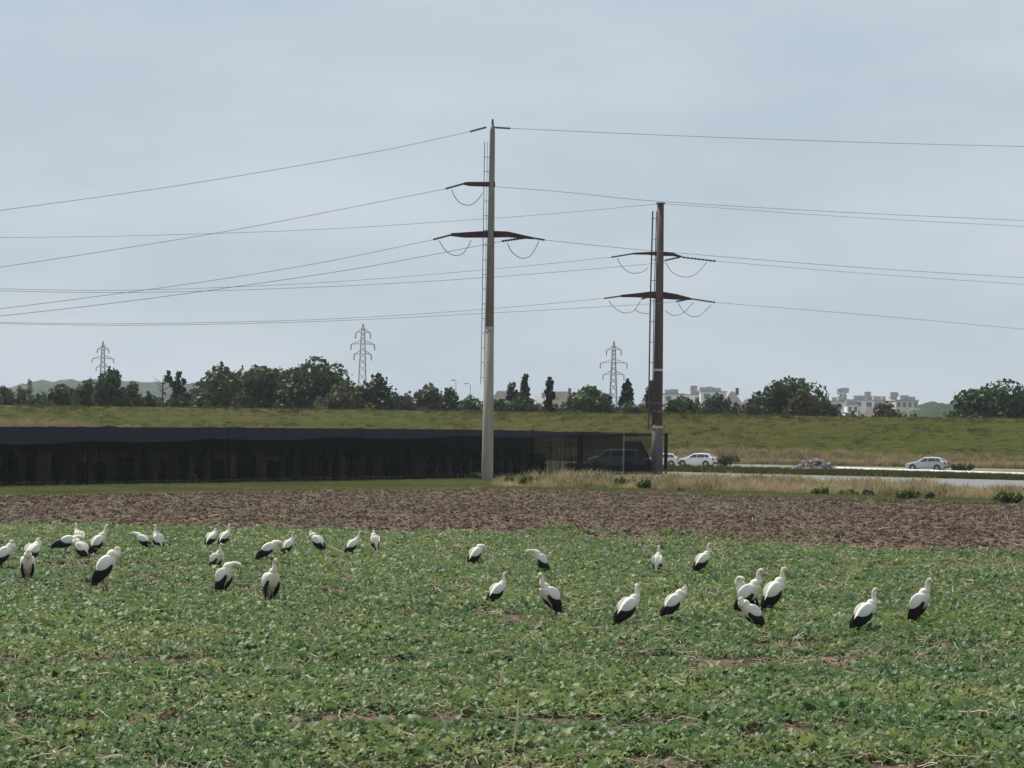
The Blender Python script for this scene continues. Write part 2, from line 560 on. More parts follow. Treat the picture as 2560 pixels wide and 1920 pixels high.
NX, NY = 330, 620
uu = np.linspace(-1, 1, NX)
vv = np.linspace(0, 1, NY)
U, W = np.meshgrid(uu, vv)
near = 20.0
half = lambda y: y * 0.235 + 6
Ymid = near * (170 / near) ** W
X = U * half(Ymid)
fe = far_edge(X)
Y = near * (np.maximum(fe, 60) / near) ** W
X = U * half(Y)
Z = 0.012 + (0.08 * fbm(X * 2.2, Y * 2.2, 3, 4) + .05 * np.abs(fbm(X * 6.5, Y * 6.5, 31, 3) - .5)) * np.clip((1 - W) * 40, 0, 1)
Z = np.where(W > 0.995, 0.010, Z)
idx = np.arange(NX * NY).reshape(NY, NX)
Fq = np.stack([idx[:-1, :-1], idx[:-1, 1:], idx[1:, 1:], idx[1:, :-1]], -1).reshape(-1, 4)
kind(mesh('field', np.stack([X, Y, Z], -1), Fq, M['soil'], smooth=True), 'structure')

# road and kerb beyond the verge
r_near = [P(1400, 1192), P(1660, 1196), P(2560, 1223), P(2900, 1236)]
r_far = [P(1400, 1178), P(1660, 1181), P(2560, 1203), P(2900, 1213)]
r = MB()
for i in range(3):
    r.add([r_near[i] + Vector((0, 0, .014)), r_near[i + 1] + Vector((0, 0, .014)), r_far[i + 1] + Vector((0, 0, .014)), r_far[i] + Vector((0, 0, .014))], [(0, 1, 2, 3)])
kind(r.build('road', M['road']), 'structure')
# farther lane where the cars stand
l_near = [P(1420, 1163), P(1640, 1168), P(2100, 1177), P(2560, 1192), P(2900, 1203)]
l_far = [P(1420, 1157), P(1640, 1161), P(2100, 1172), P(2560, 1185.5), P(2900, 1196)]
r = MB()
for i in range(4):
    o = Vector((0, 0, .018))
    r.add([l_near[i] + o, l_near[i + 1] + o, l_far[i + 1] + o, l_far[i] + o], [(0, 1, 2, 3)])
kind(r.build('track', M['gravel']), 'structure')
ka = [P(2075, 1177.5), P(2320, 1185.5), P(2560, 1193.5), P(2800, 1202)]

# embankment (dyke): straight ridge behind road and net
f0, f1 = P(2560, 1166), P(1300, 1141)
fd = (f1 - f0)
fd.z = 0
slope = fd.y / fd.x
foot = lambda x: 372.0 + (x - 5.0) * slope * 0.45
CR = 6.35
NXB, NPB = 220, 26
xb = np.linspace(-260, 260, NXB)
prof_t = np.linspace(0, 1, NPB)
Vb = []
for i, tq in enumerate(prof_t):
    if tq < .55:
        q = tq / .55
        off, z = 18 * q, CR * (q ** 1.05)
    elif tq < .68:
        off, z = 18 + 4 * (tq - .55) / .13, CR
    else:
        q = (tq - .68) / .32
        off, z = 22 + 20 * q, CR * (1 - q)
    zz = z + (fbm(xb * .35, np.full_like(xb, i * 1.7), 8, 3) - .5) * 0.5 * math.sin(math.pi * min(1, z / CR) * .9 + .1)
    Vb.append(np.stack([xb, foot(xb) + off, np.maximum(zz, 0.005 if 0 < i < NPB - 1 else -0.05)], -1))
Vb = np.array(Vb)
idx = np.arange(NXB * NPB).reshape(NPB, NXB)
Fq = np.stack([idx[:-1, :-1], idx[:-1, 1:], idx[1:, 1:], idx[1:, :-1]], -1).reshape(-1, 4)
kind(mesh('embankment', Vb, Fq, M['bank'], smooth=True), 'structure')


def bank_z(x, off):
    return CR * np.clip(off / 18, 0, 1) ** 1.05


# wooded hill far to the left and low wood far right
def hill(name, px0, px1, D, tops, depth, seed, lab=None):
    n = 160
    pxs = np.linspace(px0, px1, n)
    tp = np.interp(pxs, [t[0] for t in tops], [t[1] for t in tops])
    V = []
    rows = 22
    for j in range(rows):
        q = j / (rows - 1)
        for i in range(n):
            base = At(pxs[i], tp[i], D)
            h = base.z * math.sin(math.pi * min(1, q * 1.0)) ** .7
            x = base.x
            y = D + (q - .5) * depth
            bump = (fbm(np.array([x * .06]), np.array([y * .06]), seed, 4)[0] - .5) * 11 * min(1, h / 10)
            V.append((x, y, max(-0.5, h + bump)))
    idx = np.arange(n * rows).reshape(rows, n)
    Fq = np.stack([idx[:-1, :-1], idx[:-1, 1:], idx[1:, 1:], idx[1:, :-1]], -1).reshape(-1, 4)
    return kind(mesh(name, np.array(V), Fq, M['hillwood'], smooth=True), 'stuff' if 'wood' in name else 'structure')


hill('hill', -200, 1000, 2640, [(-200, 975), (0, 972), (60, 968), (110, 956), (160, 948), (210, 952), (330, 955), (460, 958), (520, 965), (700, 985), (1000, 1012)], 420, 21)
hill('distant_wood', 2180, 2620, 1150, [(2180, 1030), (2290, 1028), (2330, 1019), (2370, 1022), (2440, 1026), (2620, 1020)], 120, 33)

# ================================================================== CROP, SOIL COVER, GRASS
def crop_plant(name, seed, mat, nl=9, size=1.0):
    r = random.Random(seed)
    v, f = [], []
    for i in range(nl):
        a = i * 2.4 + r.uniform(-.4, .4)
        el = r.uniform(0.25, 1.15)
        L = size * r.uniform(.050, .112)
        wdt = L * r.uniform(.30, .46)
        ca, sa = math.cos(a), math.sin(a)
        pet = r.uniform(.03, .085) * size
        px_, pz_ = pet * math.cos(el), pet * math.sin(el) + .015
        b = len(v)
        # petiole
        v += [(0.0, 0.0, 0.0), (px_ * ca - .004 * sa, px_ * sa + .004 * ca, pz_), (px_ * ca + .004 * sa, px_ * sa - .004 * ca, pz_)]
        f += [(b, b + 1, b + 2)]
        b = len(v)
        droop = r.uniform(.6, 1.9)
        tw = r.uniform(-.7, .7)
        S = [(.0, .18), (.25, .62), (.42, .55), (.65, 1.0), (.88, .62), (1.0, .1)]
        x, z, e = px_, pz_, el
        last = 0
        for (s, wv) in S:
            ds = (s - last) * L
            x += ds * math.cos(e)
            z += ds * math.sin(e)
            e -= droop * (s - last)
            last = s
            ww = wdt * wv * r.uniform(.8, 1.15)
            fold = ww * .28
            for q in (-1, 0, 1):
                lx, ly, lz = x, q * ww * math.cos(tw), z + (fold if q else 0) + q * ww * math.sin(tw) + r.uniform(-.008, .008)
                v.append((lx * ca - ly * sa, lx * sa + ly * ca, max(lz, .006)))
        for k in range(len(S) - 1):
            for q in range(2):
                o = b + k * 3 + q
                f.append((o, o + 1, o + 4, o + 3))
    return mesh(name, v, f, mat, link=False, smooth=True)


def fan_points(n, y0, y1, seed, m=1.22, pad=3.0):
    r = np.random.default_rng(seed)
    y = np.sqrt(r.random(n) * (y1 ** 2 - y0 ** 2) + y0 ** 2)
    x = (r.random(n) * 2 - 1) * (y * 0.18 * m + pad)
    return x, y, r


plants = [crop_plant('crop_plant', s, M['leaf'], nl=random.Random(s).choice([8, 9, 10, 12]), size=random.Random(s + 50).uniform(.85, 1.2)) for s in range(10)]
x, y, r_ = fan_points(175000, 27, 122, 5)
edge = crop_edge(x) + (fbm(x * .45, y * .25, 40, 4) - .5) * np.where(x > 0, 30, 9) + np.where(x > 0, 3.5, 0)
inside = y < edge
cover = fbm(x * .10, y * .60, 41, 4)
fine = fbm(x * 1.1, y * 1.3, 47, 3)
ragged = np.clip((edge - y) / 22, 0, 1)                        # thins out toward the far right edge
thin_r = np.where(x > 0, 0.13, 0.02)
keep = inside & (cover * .62 + fine * .38 > 0.412 + thin_r * (1 - ragged)) & (r_.random(len(x)) < 0.97)
x, y, cover, fine = x[keep], y[keep], cover[keep], fine[keep]
n = len(x)
rot = np.stack([r_.normal(0, .16, n), r_.normal(0, .16, n), r_.random(n) * 6.283], -1)
tint = np.clip(0.27 + (fbm(x * .25, y * .4, 44, 3) - .5) * 1.4 + r_.normal(0, .32, n), 0, 1)
scl = np.clip(r_.lognormal(-.08, .28, n), .45, 1.6) * (0.75 + .5 * cover)
z = np.full(n, 0.03) + 0.05 * fine
scatter('crop_leaves', np.stack([x, y, z], -1), rot, scl, tint, plants)

# brown clods
def clod(name, seed):
    r = np.random.default_rng(seed)
    v, f = loft([(0, 0, -.06), (0, 0, -.03), (0, 0, .02), (0, 0, .055)], [(.05, .05), (.09, .08), (.08, .085), (.035, .04)], 7)
    v = np.array([tuple(p) for p in v]) * (1 + r.normal(0, .18, (len(v), 1)))
    return mesh(name, v, f, M['clod'], link=False)


clods = [clod('clod', s) for s in range(6)]
x, y, r_ = fan_points(75000, 27, 200, 9)
mk = (y < far_edge(x) - .6) & ((y > crop_edge(x) - 6) | (r_.random(len(x)) < .5))
x, y = x[mk], y[mk]
n = len(x)
scatter('soil_clods', np.stack([x, y, np.full(n, .06)], -1), np.stack([r_.normal(0, .5, n), r_.normal(0, .5, n), r_.random(n) * 6.28], -1),
        np.clip(r_.lognormal(-.25, .5, n), .2, 2.0) * np.where(y < crop_edge(x), .75, .8), r_.random(n), clods)


# straw litter
def straw(name, seed):
    r = random.Random(seed)
    mb = MB()
    for k in range(r.choice([1, 2, 3])):
        L = r.uniform(.10, .34)
        a = r.uniform(0, 6.28)
        pts = []
        ox, oy = r.uniform(-.15, .15), r.uniform(-.15, .15)
        for i in range(4):
            t = i / 3 - .5
            pts.append((ox + L * t * math.cos(a) + r.uniform(-.02, .02), oy + L * t * math.sin(a) + r.uniform(-.02, .02), .03 + r.uniform(0, .06)))
        mb.tube(pts, r.uniform(.004, .008), 4)
    return mesh(name, mb.v, mb.f, M['straw'], link=False)


straws = [straw('straw', s) for s in range(8)]
x, y, r_ = fan_points(110000, 28, 200, 13)
band = fbm(x * .1, y * .5, 61, 3)
mk = (y < far_edge(x) - .5) & (r_.random(len(x)) < np.where(y > crop_edge(x), .50 * np.clip(band * 2 - .15, .3, 1), np.clip(2.2 - 3.6 * (fbm(x * .10, y * .60, 41, 4) * .62 + fbm(x * 1.1, y * 1.3, 47, 3) * .38), .28, 1)))
x, y = x[mk], y[mk]
n = len(x)
incrop = y < crop_edge(x)
zz = np.where(incrop, .06 + .16 * r_.random(n) ** 2, .04)
rot = np.stack([r_.normal(0, .28, n), r_.normal(0, .28, n), r_.random(n) * 6.28], -1)
scatter('straw_litter', np.stack([x, y, zz], -1), rot, np.clip(r_.lognormal(0, .35, n), .4, 2.2) * np.where(incrop, .75, .82), np.clip(np.where(incrop, r_.random(n) + .2, r_.random(n) ** 1.6 * .75), 0, 1), straws)

# sparse standing dead stubble in the crop and low weeds on the brown soil
chaff = [blade_clump('chaff', 9, .05, .16, .006, 3.2, M['straw'], 30 + s) for s in range(5)]
x, y, r_ = fan_points(26000, 27, 120, 37)
gap = fbm(x * .10, y * .60, 41, 4) * .62 + fbm(x * 1.1, y * 1.3, 47, 3) * .38
mk = (y < crop_edge(x) + 6) & (gap < .50) & (r_.random(len(x)) < np.clip((.52 - gap) * 9, .1, 1))
x, y = x[mk], y[mk]
n = len(x)
scatter('chaff_litter', np.stack([x, y, np.full(n, .055)], -1), np.stack([r_.normal(0, .15, n), r_.normal(0, .15, n), r_.random(n) * 6.28], -1),
        np.clip(r_.lognormal(0, .35, n), .4, 2), np.clip(r_.random(n) * .9, 0, 1), chaff)
stub = [blade_clump('stubble', 4, .26, .12, .005, .9, M['straw'], s) for s in range(5)]
x, y, r_ = fan_points(15000, 27, 115, 17)
mk = (y < crop_edge(x)) & (fbm(x * .2, y * .6, 66, 3) > .42)
x, y = x[mk], y[mk]
n = len(x)
scatter('dead_stubble', np.stack([x, y, np.full(n, .02)], -1), np.stack([r_.normal(0, .25, n), r_.normal(0, .25, n), r_.random(n) * 6.28], -1),
        np.clip(r_.lognormal(-.15, .3, n), .4, 1.6), np.clip(r_.random(n) + .25, 0, 1), stub)
weeds = [crop_plant('seedling', 100 + s, M['leaf'], nl=6, size=.75) for s in range(4)]
x, y, r_ = fan_points(15000, 80, 200, 19)
wk = fbm(x * .09, y * .16, 71, 3)
mk = (y < far_edge(x)) & (y > crop_edge(x) - 4) & (wk + r_.random(len(x)) * .25 > .64)
x, y = x[mk], y[mk]
n = len(x)
scatter('seedlings', np.stack([x, y, np.full(n, .05)], -1), np.stack([np.zeros(n), np.zeros(n), r_.random(n) * 6.28], -1),
        r_.uniform(.5, 1.1, n), r_.random(n), weeds)

# grass strip along the net, dry verge along the road
short = [blade_clump('grass_tuft', 26, .20, .22, .010, .9, M['shortgrass'], s) for s in range(5)]
dry = [blade_clump('dry_tuft', 24, .62, .30, .020, .75, M['drygrass'], s) for s in range(6)]
vn0, vn1, vn2 = P(1190, 1203), P(1660, 1204), P(2560, 1238)


def verge_far(x):
    nb0, nb1 = P(0, 1220), P(1190, 1200)
    a = nb0.y + (x - nb0.x) * (nb1.y - nb0.y) / (nb1.x - nb0.x)
    b = np.where(x < vn1.x, vn0.y + (x - vn0.x) * (vn1.y - vn0.y) / (vn1.x - vn0.x), vn1.y + (x - vn1.x) * (vn2.y - vn1.y) / (vn2.x - vn1.x))
    return np.where(x < vn0.x, a, b)


x, y, r_ = fan_points(90000, 140, 262, 23, m=1.15)
mk = (y > far_edge(x) - .8) & (y < verge_far(x) + .5)
x, y = x[mk], y[mk]
n = len(x)
q = (y - far_edge(x)) / np.maximum(verge_far(x) - far_edge(x), .5)
pxx = x / y * F + 1280
tall = (pxx > 1235) & (q > .26 + .16 * (fbm(x * .4, y * .4, 77, 2) - .5))
ms = (~tall) & (r_.random(n) < .9)
ns = ms.sum()
tall = tall & (r_.random(n) < .42)
scatter('short_grass', np.stack([x[ms], y[ms], np.full(ns, .0)], -1), np.stack([np.zeros(ns), np.zeros(ns), r_.random(ns) * 6.28], -1),
        r_.uniform(.6, 1.3, ns), np.clip(.35 + (fbm(x[ms] * .2, y[ms] * .3, 78, 3) - .5) * 1.6 + r_.normal(0, .2, ns), 0, 1), short)
nt = tall.sum()
pt = fbm(x[tall] * .22, y[tall] * .12, 79, 3)
scatter('dry_verge_grass', np.stack([x[tall], y[tall], np.full(nt, .0)], -1), np.stack([r_.normal(0, .1, nt), r_.normal(0, .1, nt), r_.random(nt) * 6.28], -1),
        np.clip(r_.lognormal(-.1, .34, nt), .35, 1.7) * (.45 + 1.1 * pt) * np.interp(pxx[tall], [1235, 1450], [.45, 1.0]), np.clip(.58 + (fbm(x[tall] * .5, y[tall] * .3, 80, 3) - .5) * 2.6 + r_.normal(0, .30, nt), 0, 1), dry)

# rough grass on the dyke face, its dry foot, and the dark strip between the two lanes
bankt = [blade_clump('bank_tuft', 22, .26, .45, .022, 1.1, M['bankgrass'], s) for s in range(5)]
r_ = np.random.default_rng(29)
n = 9500
x = r_.uniform(-95, 95, n)
off = np.where(r_.random(n) < .22, r_.uniform(16.5, 21, n), r_.uniform(1, 20, n))
pt = fbm(x * .12, off * .35, 83, 3)
mk = (r_.random(n) < np.clip(pt * 1.7 - .25, .1, 1))
x, off, pt = x[mk], off[mk], pt[mk]
n = len(x)
scatter('dyke_grass', np.stack([x, foot(x) + off, bank_z(x, off) - .12], -1), np.stack([np.zeros(n), np.zeros(n), r_.random(n) * 6.28], -1),
        np.clip(r_.lognormal(0, .3, n), .5, 2.0), np.clip(pt + r_.normal(0, .22, n), 0, 1), bankt)
n = 5200
x = r_.uniform(6, 95, n)
off = r_.uniform(-6, 4.5, n) * (1 - .25 * fbm(x * .2, x * 0, 84, 2))
xe_ = -74 + np.abs(r_.normal(0, 9, 330))
oe_ = r_.normal(9.6, .7, 330) - .02 * (xe_ + 74)
x, off = np.concatenate([x, xe_]), np.concatenate([off, oe_])
n = len(x)
scatter('dry_bank_foot_grass', np.stack([x, foot(x) + off, bank_z(x, off)], -1), np.stack([np.zeros(n), np.zeros(n), r_.random(n) * 6.28], -1),
        r_.uniform(.7, 1.7, n) * (.7 + .6 * fbm(x * .3, off * .3, 85, 2)), np.clip(.5 + r_.normal(0, .25, n), 0, 1), dry)
darkt = [blade_clump('dark_tuft', 26, .5, .35, .018, .7, M['bankgrass'], 50 + s) for s in range(4)]
n = 5200
tt = r_.random(n)
pa = np.array([tuple(P(1420 + 1250 * t, np.interp(1420 + 1250 * t, [1420, 1660, 2560, 2700], [1177, 1179, 1201, 1205]))) for t in tt])
pb = np.array([tuple(P(1420 + 1250 * t, np.interp(1420 + 1250 * t, [1420, 1660, 2100, 2560, 2700], [1165, 1169, 1178.5, 1193, 1198]))) for t in tt])
kq = r_.random((n, 1))
pp = pa * (1 - kq) + pb * kq
scatter('median_grass', pp, np.stack([np.zeros(n), np.zeros(n), r_.random(n) * 6.28], -1), r_.uniform(.5, 1.0, n), np.clip(r_.random(n) * .6, 0, 1), darkt)

# ================================================================== SHADE NET ENCLOSURE
net_px = [-330, -95, 214, 529, 842, 1146, 1452, 1556, 1662]
net_by = [1226, 1222.5, 1216, 1211, 1206, 1199, 1189, 1186.5, 1184]
net_ty = [1112, 1110, 1104, 1098, 1095, 1092, 1087.5, 1086, 1085]     # top of the front wall in the picture
base = [P(a, b) for a, b in zip(net_px, net_by)]
ht = [At(a, b, p.y).z for a, b, p in zip(net_px, net_ty, base)]
net = thing('net_enclosure', 'long black shade net enclosure on posts behind the brown field', 'net enclosure', base[0])
bx = base[0]
dirn = (base[-1] - base[0])
dirn.z = 0
dirn.normalize()
back = Vector((-dirn.y, dirn.x, 0))
DEPTH = 9.0


def roof_h(i):
    """ridge height so that its far edge stands where the photograph has it"""
    p = base[i] + back * DEPTH
    return max(3.4, min(3.95, At(net_px[i], np.interp(net_px[i], [0, 860, 1450, 1660], [1070, 1073, 1078, 1083]), p.y).z))


rh = [roof_h(i) for i in range(len(base))]
for i in range(len(base) - 1):
    a, b = base[i], base[i + 1]
    L = (b - a).length
    nx, nz = 22, 7
    V = []
    for j in range(nz + 1):
        for k in range(nx + 1):
            t = k / nx
            p = a.lerp(b, t)
            top = ht[i] * (1 - t) + ht[i + 1] * t - .16 * math.sin(math.pi * t)
            zq = j / nz
            w = .09 * math.sin(t * L * 2.1 + i) * (.3 + .7 * (1 - zq)) + .05 * math.sin(t * L * 5.3 + 2 * i)
            p = p + back * w
            V.append((p.x - bx.x, p.y - bx.y, top * zq + .02))
    Fc = [(j * (nx + 1) + k, j * (nx + 1) + k + 1, (j + 1) * (nx + 1) + k + 1, (j + 1) * (nx + 1) + k) for j in range(nz) for k in range(nx)]
    if i == 7:       # the last bay hangs open: only a slanting flap of net remains
        V2, nzz = [], 6
        for j in range(nzz + 1):
            for k in range(6):
                t = (k / 5) * (.42 + .34 * (1 - j / nzz))
                p = a.lerp(b, t) + back * (.06 * math.sin(k * 1.7 + j))
                V2.append((p.x - bx.x, p.y - bx.y, 3.0 * j / nzz + .05))
        Fc = [(j * 6 + k, j * 6 + k + 1, (j + 1) * 6 + k + 1, (j + 1) * 6 + k) for j in range(nzz) for k in range(5)]
        mesh('net_flap', V2, Fc, M['netwall'], net, smooth=True)
        hem = MB()
        hem.tube([Vector(V2[j * 6 + 5]) for j in range(nzz + 1)], .07, 6)
        hem.build('flap_hem', M['netpost'], net)
    else:
        mesh('net_panel', V, Fc, M['netthin'] if i == 6 else M['netwall'], net, smooth=True)
    # roof sheet of this bay: rises from the wall top to the ridge
    V = []
    nyr = 8
    for j in range(nyr + 1):
        for k in range(nx + 1):
            t, q = k / nx, j / nyr
            p = a.lerp(b, t) + back * (DEPTH * q - .15)
            zt = ht[i] * (1 - t) + ht[i + 1] * t - .16 * math.sin(math.pi * t)
            zr = rh[i] * (1 - t) + rh[i + 1] * t - .10 * math.sin(math.pi * t)
            z = zt + .04 + (zr - zt) * q - .16 * math.sin(math.pi * q) + .05 * math.sin(t * 25 + j * 2 + i) + .16 * (fbm(np.array([t * 4.5 + i * 4.5]), np.array([q * 2.0]), 55, 3)[0] - .5)
            V.append((p.x - bx.x, p.y - bx.y, z))
    Fc = [(j * (nx + 1) + k, j * (nx + 1) + k + 1, (j + 1) * (nx + 1) + k + 1, (j + 1) * (nx + 1) + k) for j in range(nyr) for k in range(nx)]
    mesh('roof_net', V, Fc, M['netroof'], net, smooth=True)
    # rear wall
    if i < 7:
        p, q_ = a + back * DEPTH, b + back * DEPTH
        V = [(p.x - bx.x, p.y - bx.y, .02), (q_.x - bx.x, q_.y - bx.y, .02), (q_.x - bx.x, q_.y - bx.y, rh[i + 1]), (p.x - bx.x, p.y - bx.y, rh[i])]
        mesh('rear_net', V, [(0, 1, 2, 3)], M['netwall'], net)
pe_ = base[-1]
V = []
for j in range(5):
    for k in range(9):
        p = pe_ + back * (1.2 + (DEPTH - 1.2) * k / 8) + dirn * (.08 * math.sin(k * 2.1 + j))
        zt = ht[-1] + (rh[-1] - ht[-1]) * k / 8
        V.append((p.x - bx.x, p.y - bx.y, .05 + zt * j / 4))
Fc = [(j * 9 + k, j * 9 + k + 1, (j + 1) * 9 + k + 1, (j + 1) * 9 + k) for j in range(4) for k in range(8)]
mesh('end_net', V, Fc, M['netend'], net, smooth=True)
for i, p in enumerate(base):
    mb = MB()
    o = p - bx - back * .08
    rp = .09 if i != 7 else .06
    mb.tube([o, o + Vector((0, 0, ht[i] + .08))], rp if i < 8 else .17, 8)
    mb.build('post', M['greypost'] if i == 7 else M['netpost'], net)
    mb = MB()
    o = p - bx + back * DEPTH
    mb.tube([o, o + Vector((0, 0, rh[i]))], .09, 8)
    mb.build('post', M['netpost'], net)
mb = MB()
for i in range(len(base) - 1):
    pts = []
    for k in range(9):
        t = k / 8
        p = base[i].lerp(base[i + 1], t) - bx - back * .05
        pts.append(p + Vector((0, 0, ht[i] * (1 - t) + ht[i + 1] * t - .16 * math.sin(math.pi * t) + .03)))
    mb.tube(pts, .035, 5)
mb.build('edge_rope', M['netpost'], net)


# ================================================================== TREES
def leaf_cloud(lobes, n, card, rs, flat=.0, gap=0.0):
    """leaf-clump cards in the outer shell of ellipsoid lobes; lobes = (x,y,z,rx,ry,rz)"""
    Lb = np.array(lobes, dtype=float)
    area = (Lb[:, 3] * Lb[:, 5])
    pr = area / area.sum()
    k = rs.choice(len(Lb), n, p=pr)
    d = rs.normal(size=(n, 3))
    d /= np.linalg.norm(d, axis=1)[:, None]
    rr = 1 - np.abs(rs.normal(0, .20, n))
    rr = np.where(rs.random(n) < .10, rs.random(n) * 1.08, rr) + rs.normal(0, .05, n)
    c = Lb[k, :3] + d * Lb[k, 3:6] * rr[:, None]
    # skip cards that fall in the noise gaps
    nrm = d + rs.normal(0, .7, (n, 3))
    nrm /= np.linalg.norm(nrm, axis=1)[:, None]
    a = np.cross(nrm, rs.normal(size=(n, 3)))
    a /= np.linalg.norm(a, axis=1)[:, None]
    b = np.cross(nrm, a)
    s = card * rs.uniform(.55, 1.35, n)[:, None]
    q1 = c - a * s - b * s * .35
    q2 = c + a * s * .2 - b * s * .75
    q3 = c + a * s + b * s * .2
    q4 = c - a * s * .15 + b * s * .8
    V = np.stack([q1, q2, q3, q4], 1).reshape(-1, 3)
    Fq = np.arange(n * 4).reshape(n, 4)
    tint = np.clip(.4 + rs.normal(0, .2, n) + (rs.random(len(Lb)) - .5)[k] * .85, 0, 1)
    return V, Fq, tint


def tree(name, label, px0, px1, ytop, D, mat, n=2200, card=.42, shape='round', seed=1, group=None, lob=14, cat='tree', bush=False, low=0.12, trunk=True):
    rs = np.random.default_rng(seed)
    cx = (px0 + px1) / 2
    top = At(cx, ytop, D)
    wdt = (px1 - px0) / F * D
    H = top.z
    loc = (top.x, D, 0)
    t = thing(name, label, cat, loc, 0, group)
    lobes = []
    if shape == 'column':
        m = 20
        for i in range(m):
            q = i / (m - 1)
            rw = wdt / 2 * (.80 + .20 * math.sin(math.pi * q)) * (1 if q < .84 else max(.25, 1 - ((q - .84) / .16) ** 2 * .75))
            for s_ in range(2):
                a = rs.uniform(0, 6.28)
                lobes.append((math.cos(a) * rw * .22, math.sin(a) * rw * .22, H * (.04 + .90 * q), rw * .80, rw * .80, H * .075))
    elif shape == 'cone':
        zb_ = min(5.5, .4 * H)
        for i in range(46):
            q = rs.random() ** .85
            rw = wdt / 2 * (1 - q) ** .75 * rs.uniform(.55, 1.15)
            a = rs.uniform(0, 6.28)
            lobes.append((math.cos(a) * rw * .75 + rs.normal(0, .10), math.sin(a) * rw * .6, zb_ + (H - zb_) * q * .97, max(.12, wdt * rs.uniform(.07, .15) * (1.1 - .5 * q)), wdt * .1, H * rs.uniform(.012, .03)))
        lobes.append((0, 0, zb_ + (H - zb_) * .42, wdt * .09, wdt * .09, (H - zb_) * .44))
        lobes.append((0, 0, zb_ * .5, wdt * .3, wdt * .3, zb_ * .6))
    elif shape == 'wisp':
        for i in range(34):
            q = rs.uniform(.45, 1) if i % 3 else rs.uniform(.78, 1)
            rw = wdt / 2
            lobes.append((rs.normal(0, .36) * rw * (1.5 if q > .75 else .8), rs.normal(0, .4) * rw, H * (q * .95), rw * rs.uniform(.12, .26), rw * .22, H * rs.uniform(.018, .04)))
    else:
        zc = min(H * .62, max(H * .46, 6.0 + .06 * H)) if D < 700 else H * .5
        hz = H - zc
        lobes.append((0, 0, zc * .95, wdt * .33, wdt * .33, hz * .72))
        for i in range(lob):
            a = rs.uniform(0, 6.28)
            u = rs.uniform(-.75, .93)
            rr_ = math.sqrt(max(0.02, 1 - u * u))
            sx = rs.uniform(.16, .27)
            kx = wdt / 2 * (1 - sx * 1.25)
            lz = hz * rs.uniform(.20, .38)
            lobes.append((math.cos(a) * rr_ * kx, math.sin(a) * rr_ * kx, zc + u * (hz - lz) if u > 0 else zc + u * zc * .7, wdt * sx, wdt * sx, lz))
        # always carry a lobe to the top and the flanks so the outline keeps its size
        lobes += [(0, 0, H - hz * .3, wdt * .2, wdt * .2, hz * .3)]
        for q in (-.36, -.14, .14, .36):
            lobes.append((wdt * q, rs.normal(0, .08) * wdt, zc, wdt * .15, wdt * .15, hz * .34 + (.12 - abs(q) * .2) * hz))
            lobes.append((wdt * q * .9, rs.normal(0, .08) * wdt, zc * .5, wdt * .16, wdt * .16, zc * .42))
    V, Fq, tint = leaf_cloud(lobes, n, card, rs)
    V[:, 2] = np.maximum(V[:, 2], .05)
    mesh('crown', V, Fq, mat, t, attrs={'tint': ('FACE', tint)})
    if trunk:
        mb = MB()
        r0 = max(.10, H * .022)
        mb.tube([(0, 0, 0), (rs.normal(0, .05), rs.normal(0, .05), H * .25), (rs.normal(0, .1), rs.normal(0, .1), H * .55), (0, 0, H * .85)],
                [r0, r0 * .8, r0 * .5, r0 * .15], 7)
        for lbx in lobes[1:1 + (6 if shape != 'wisp' else 14)]:
            z0 = H * rs.uniform(.22, .5) if shape != 'wisp' else max(.1, lbx[2] - H * .12)
            mb.tube([(0, 0, z0), (lbx[0] * .5, lbx[1] * .5, (z0 + lbx[2]) / 2 + .1), (lbx[0] * .95, lbx[1] * .95, lbx[2])], [r0 * .4, r0 * .25, r0 * .1], 5)
        mb.build('trunk', M['bark'], t)
    return t


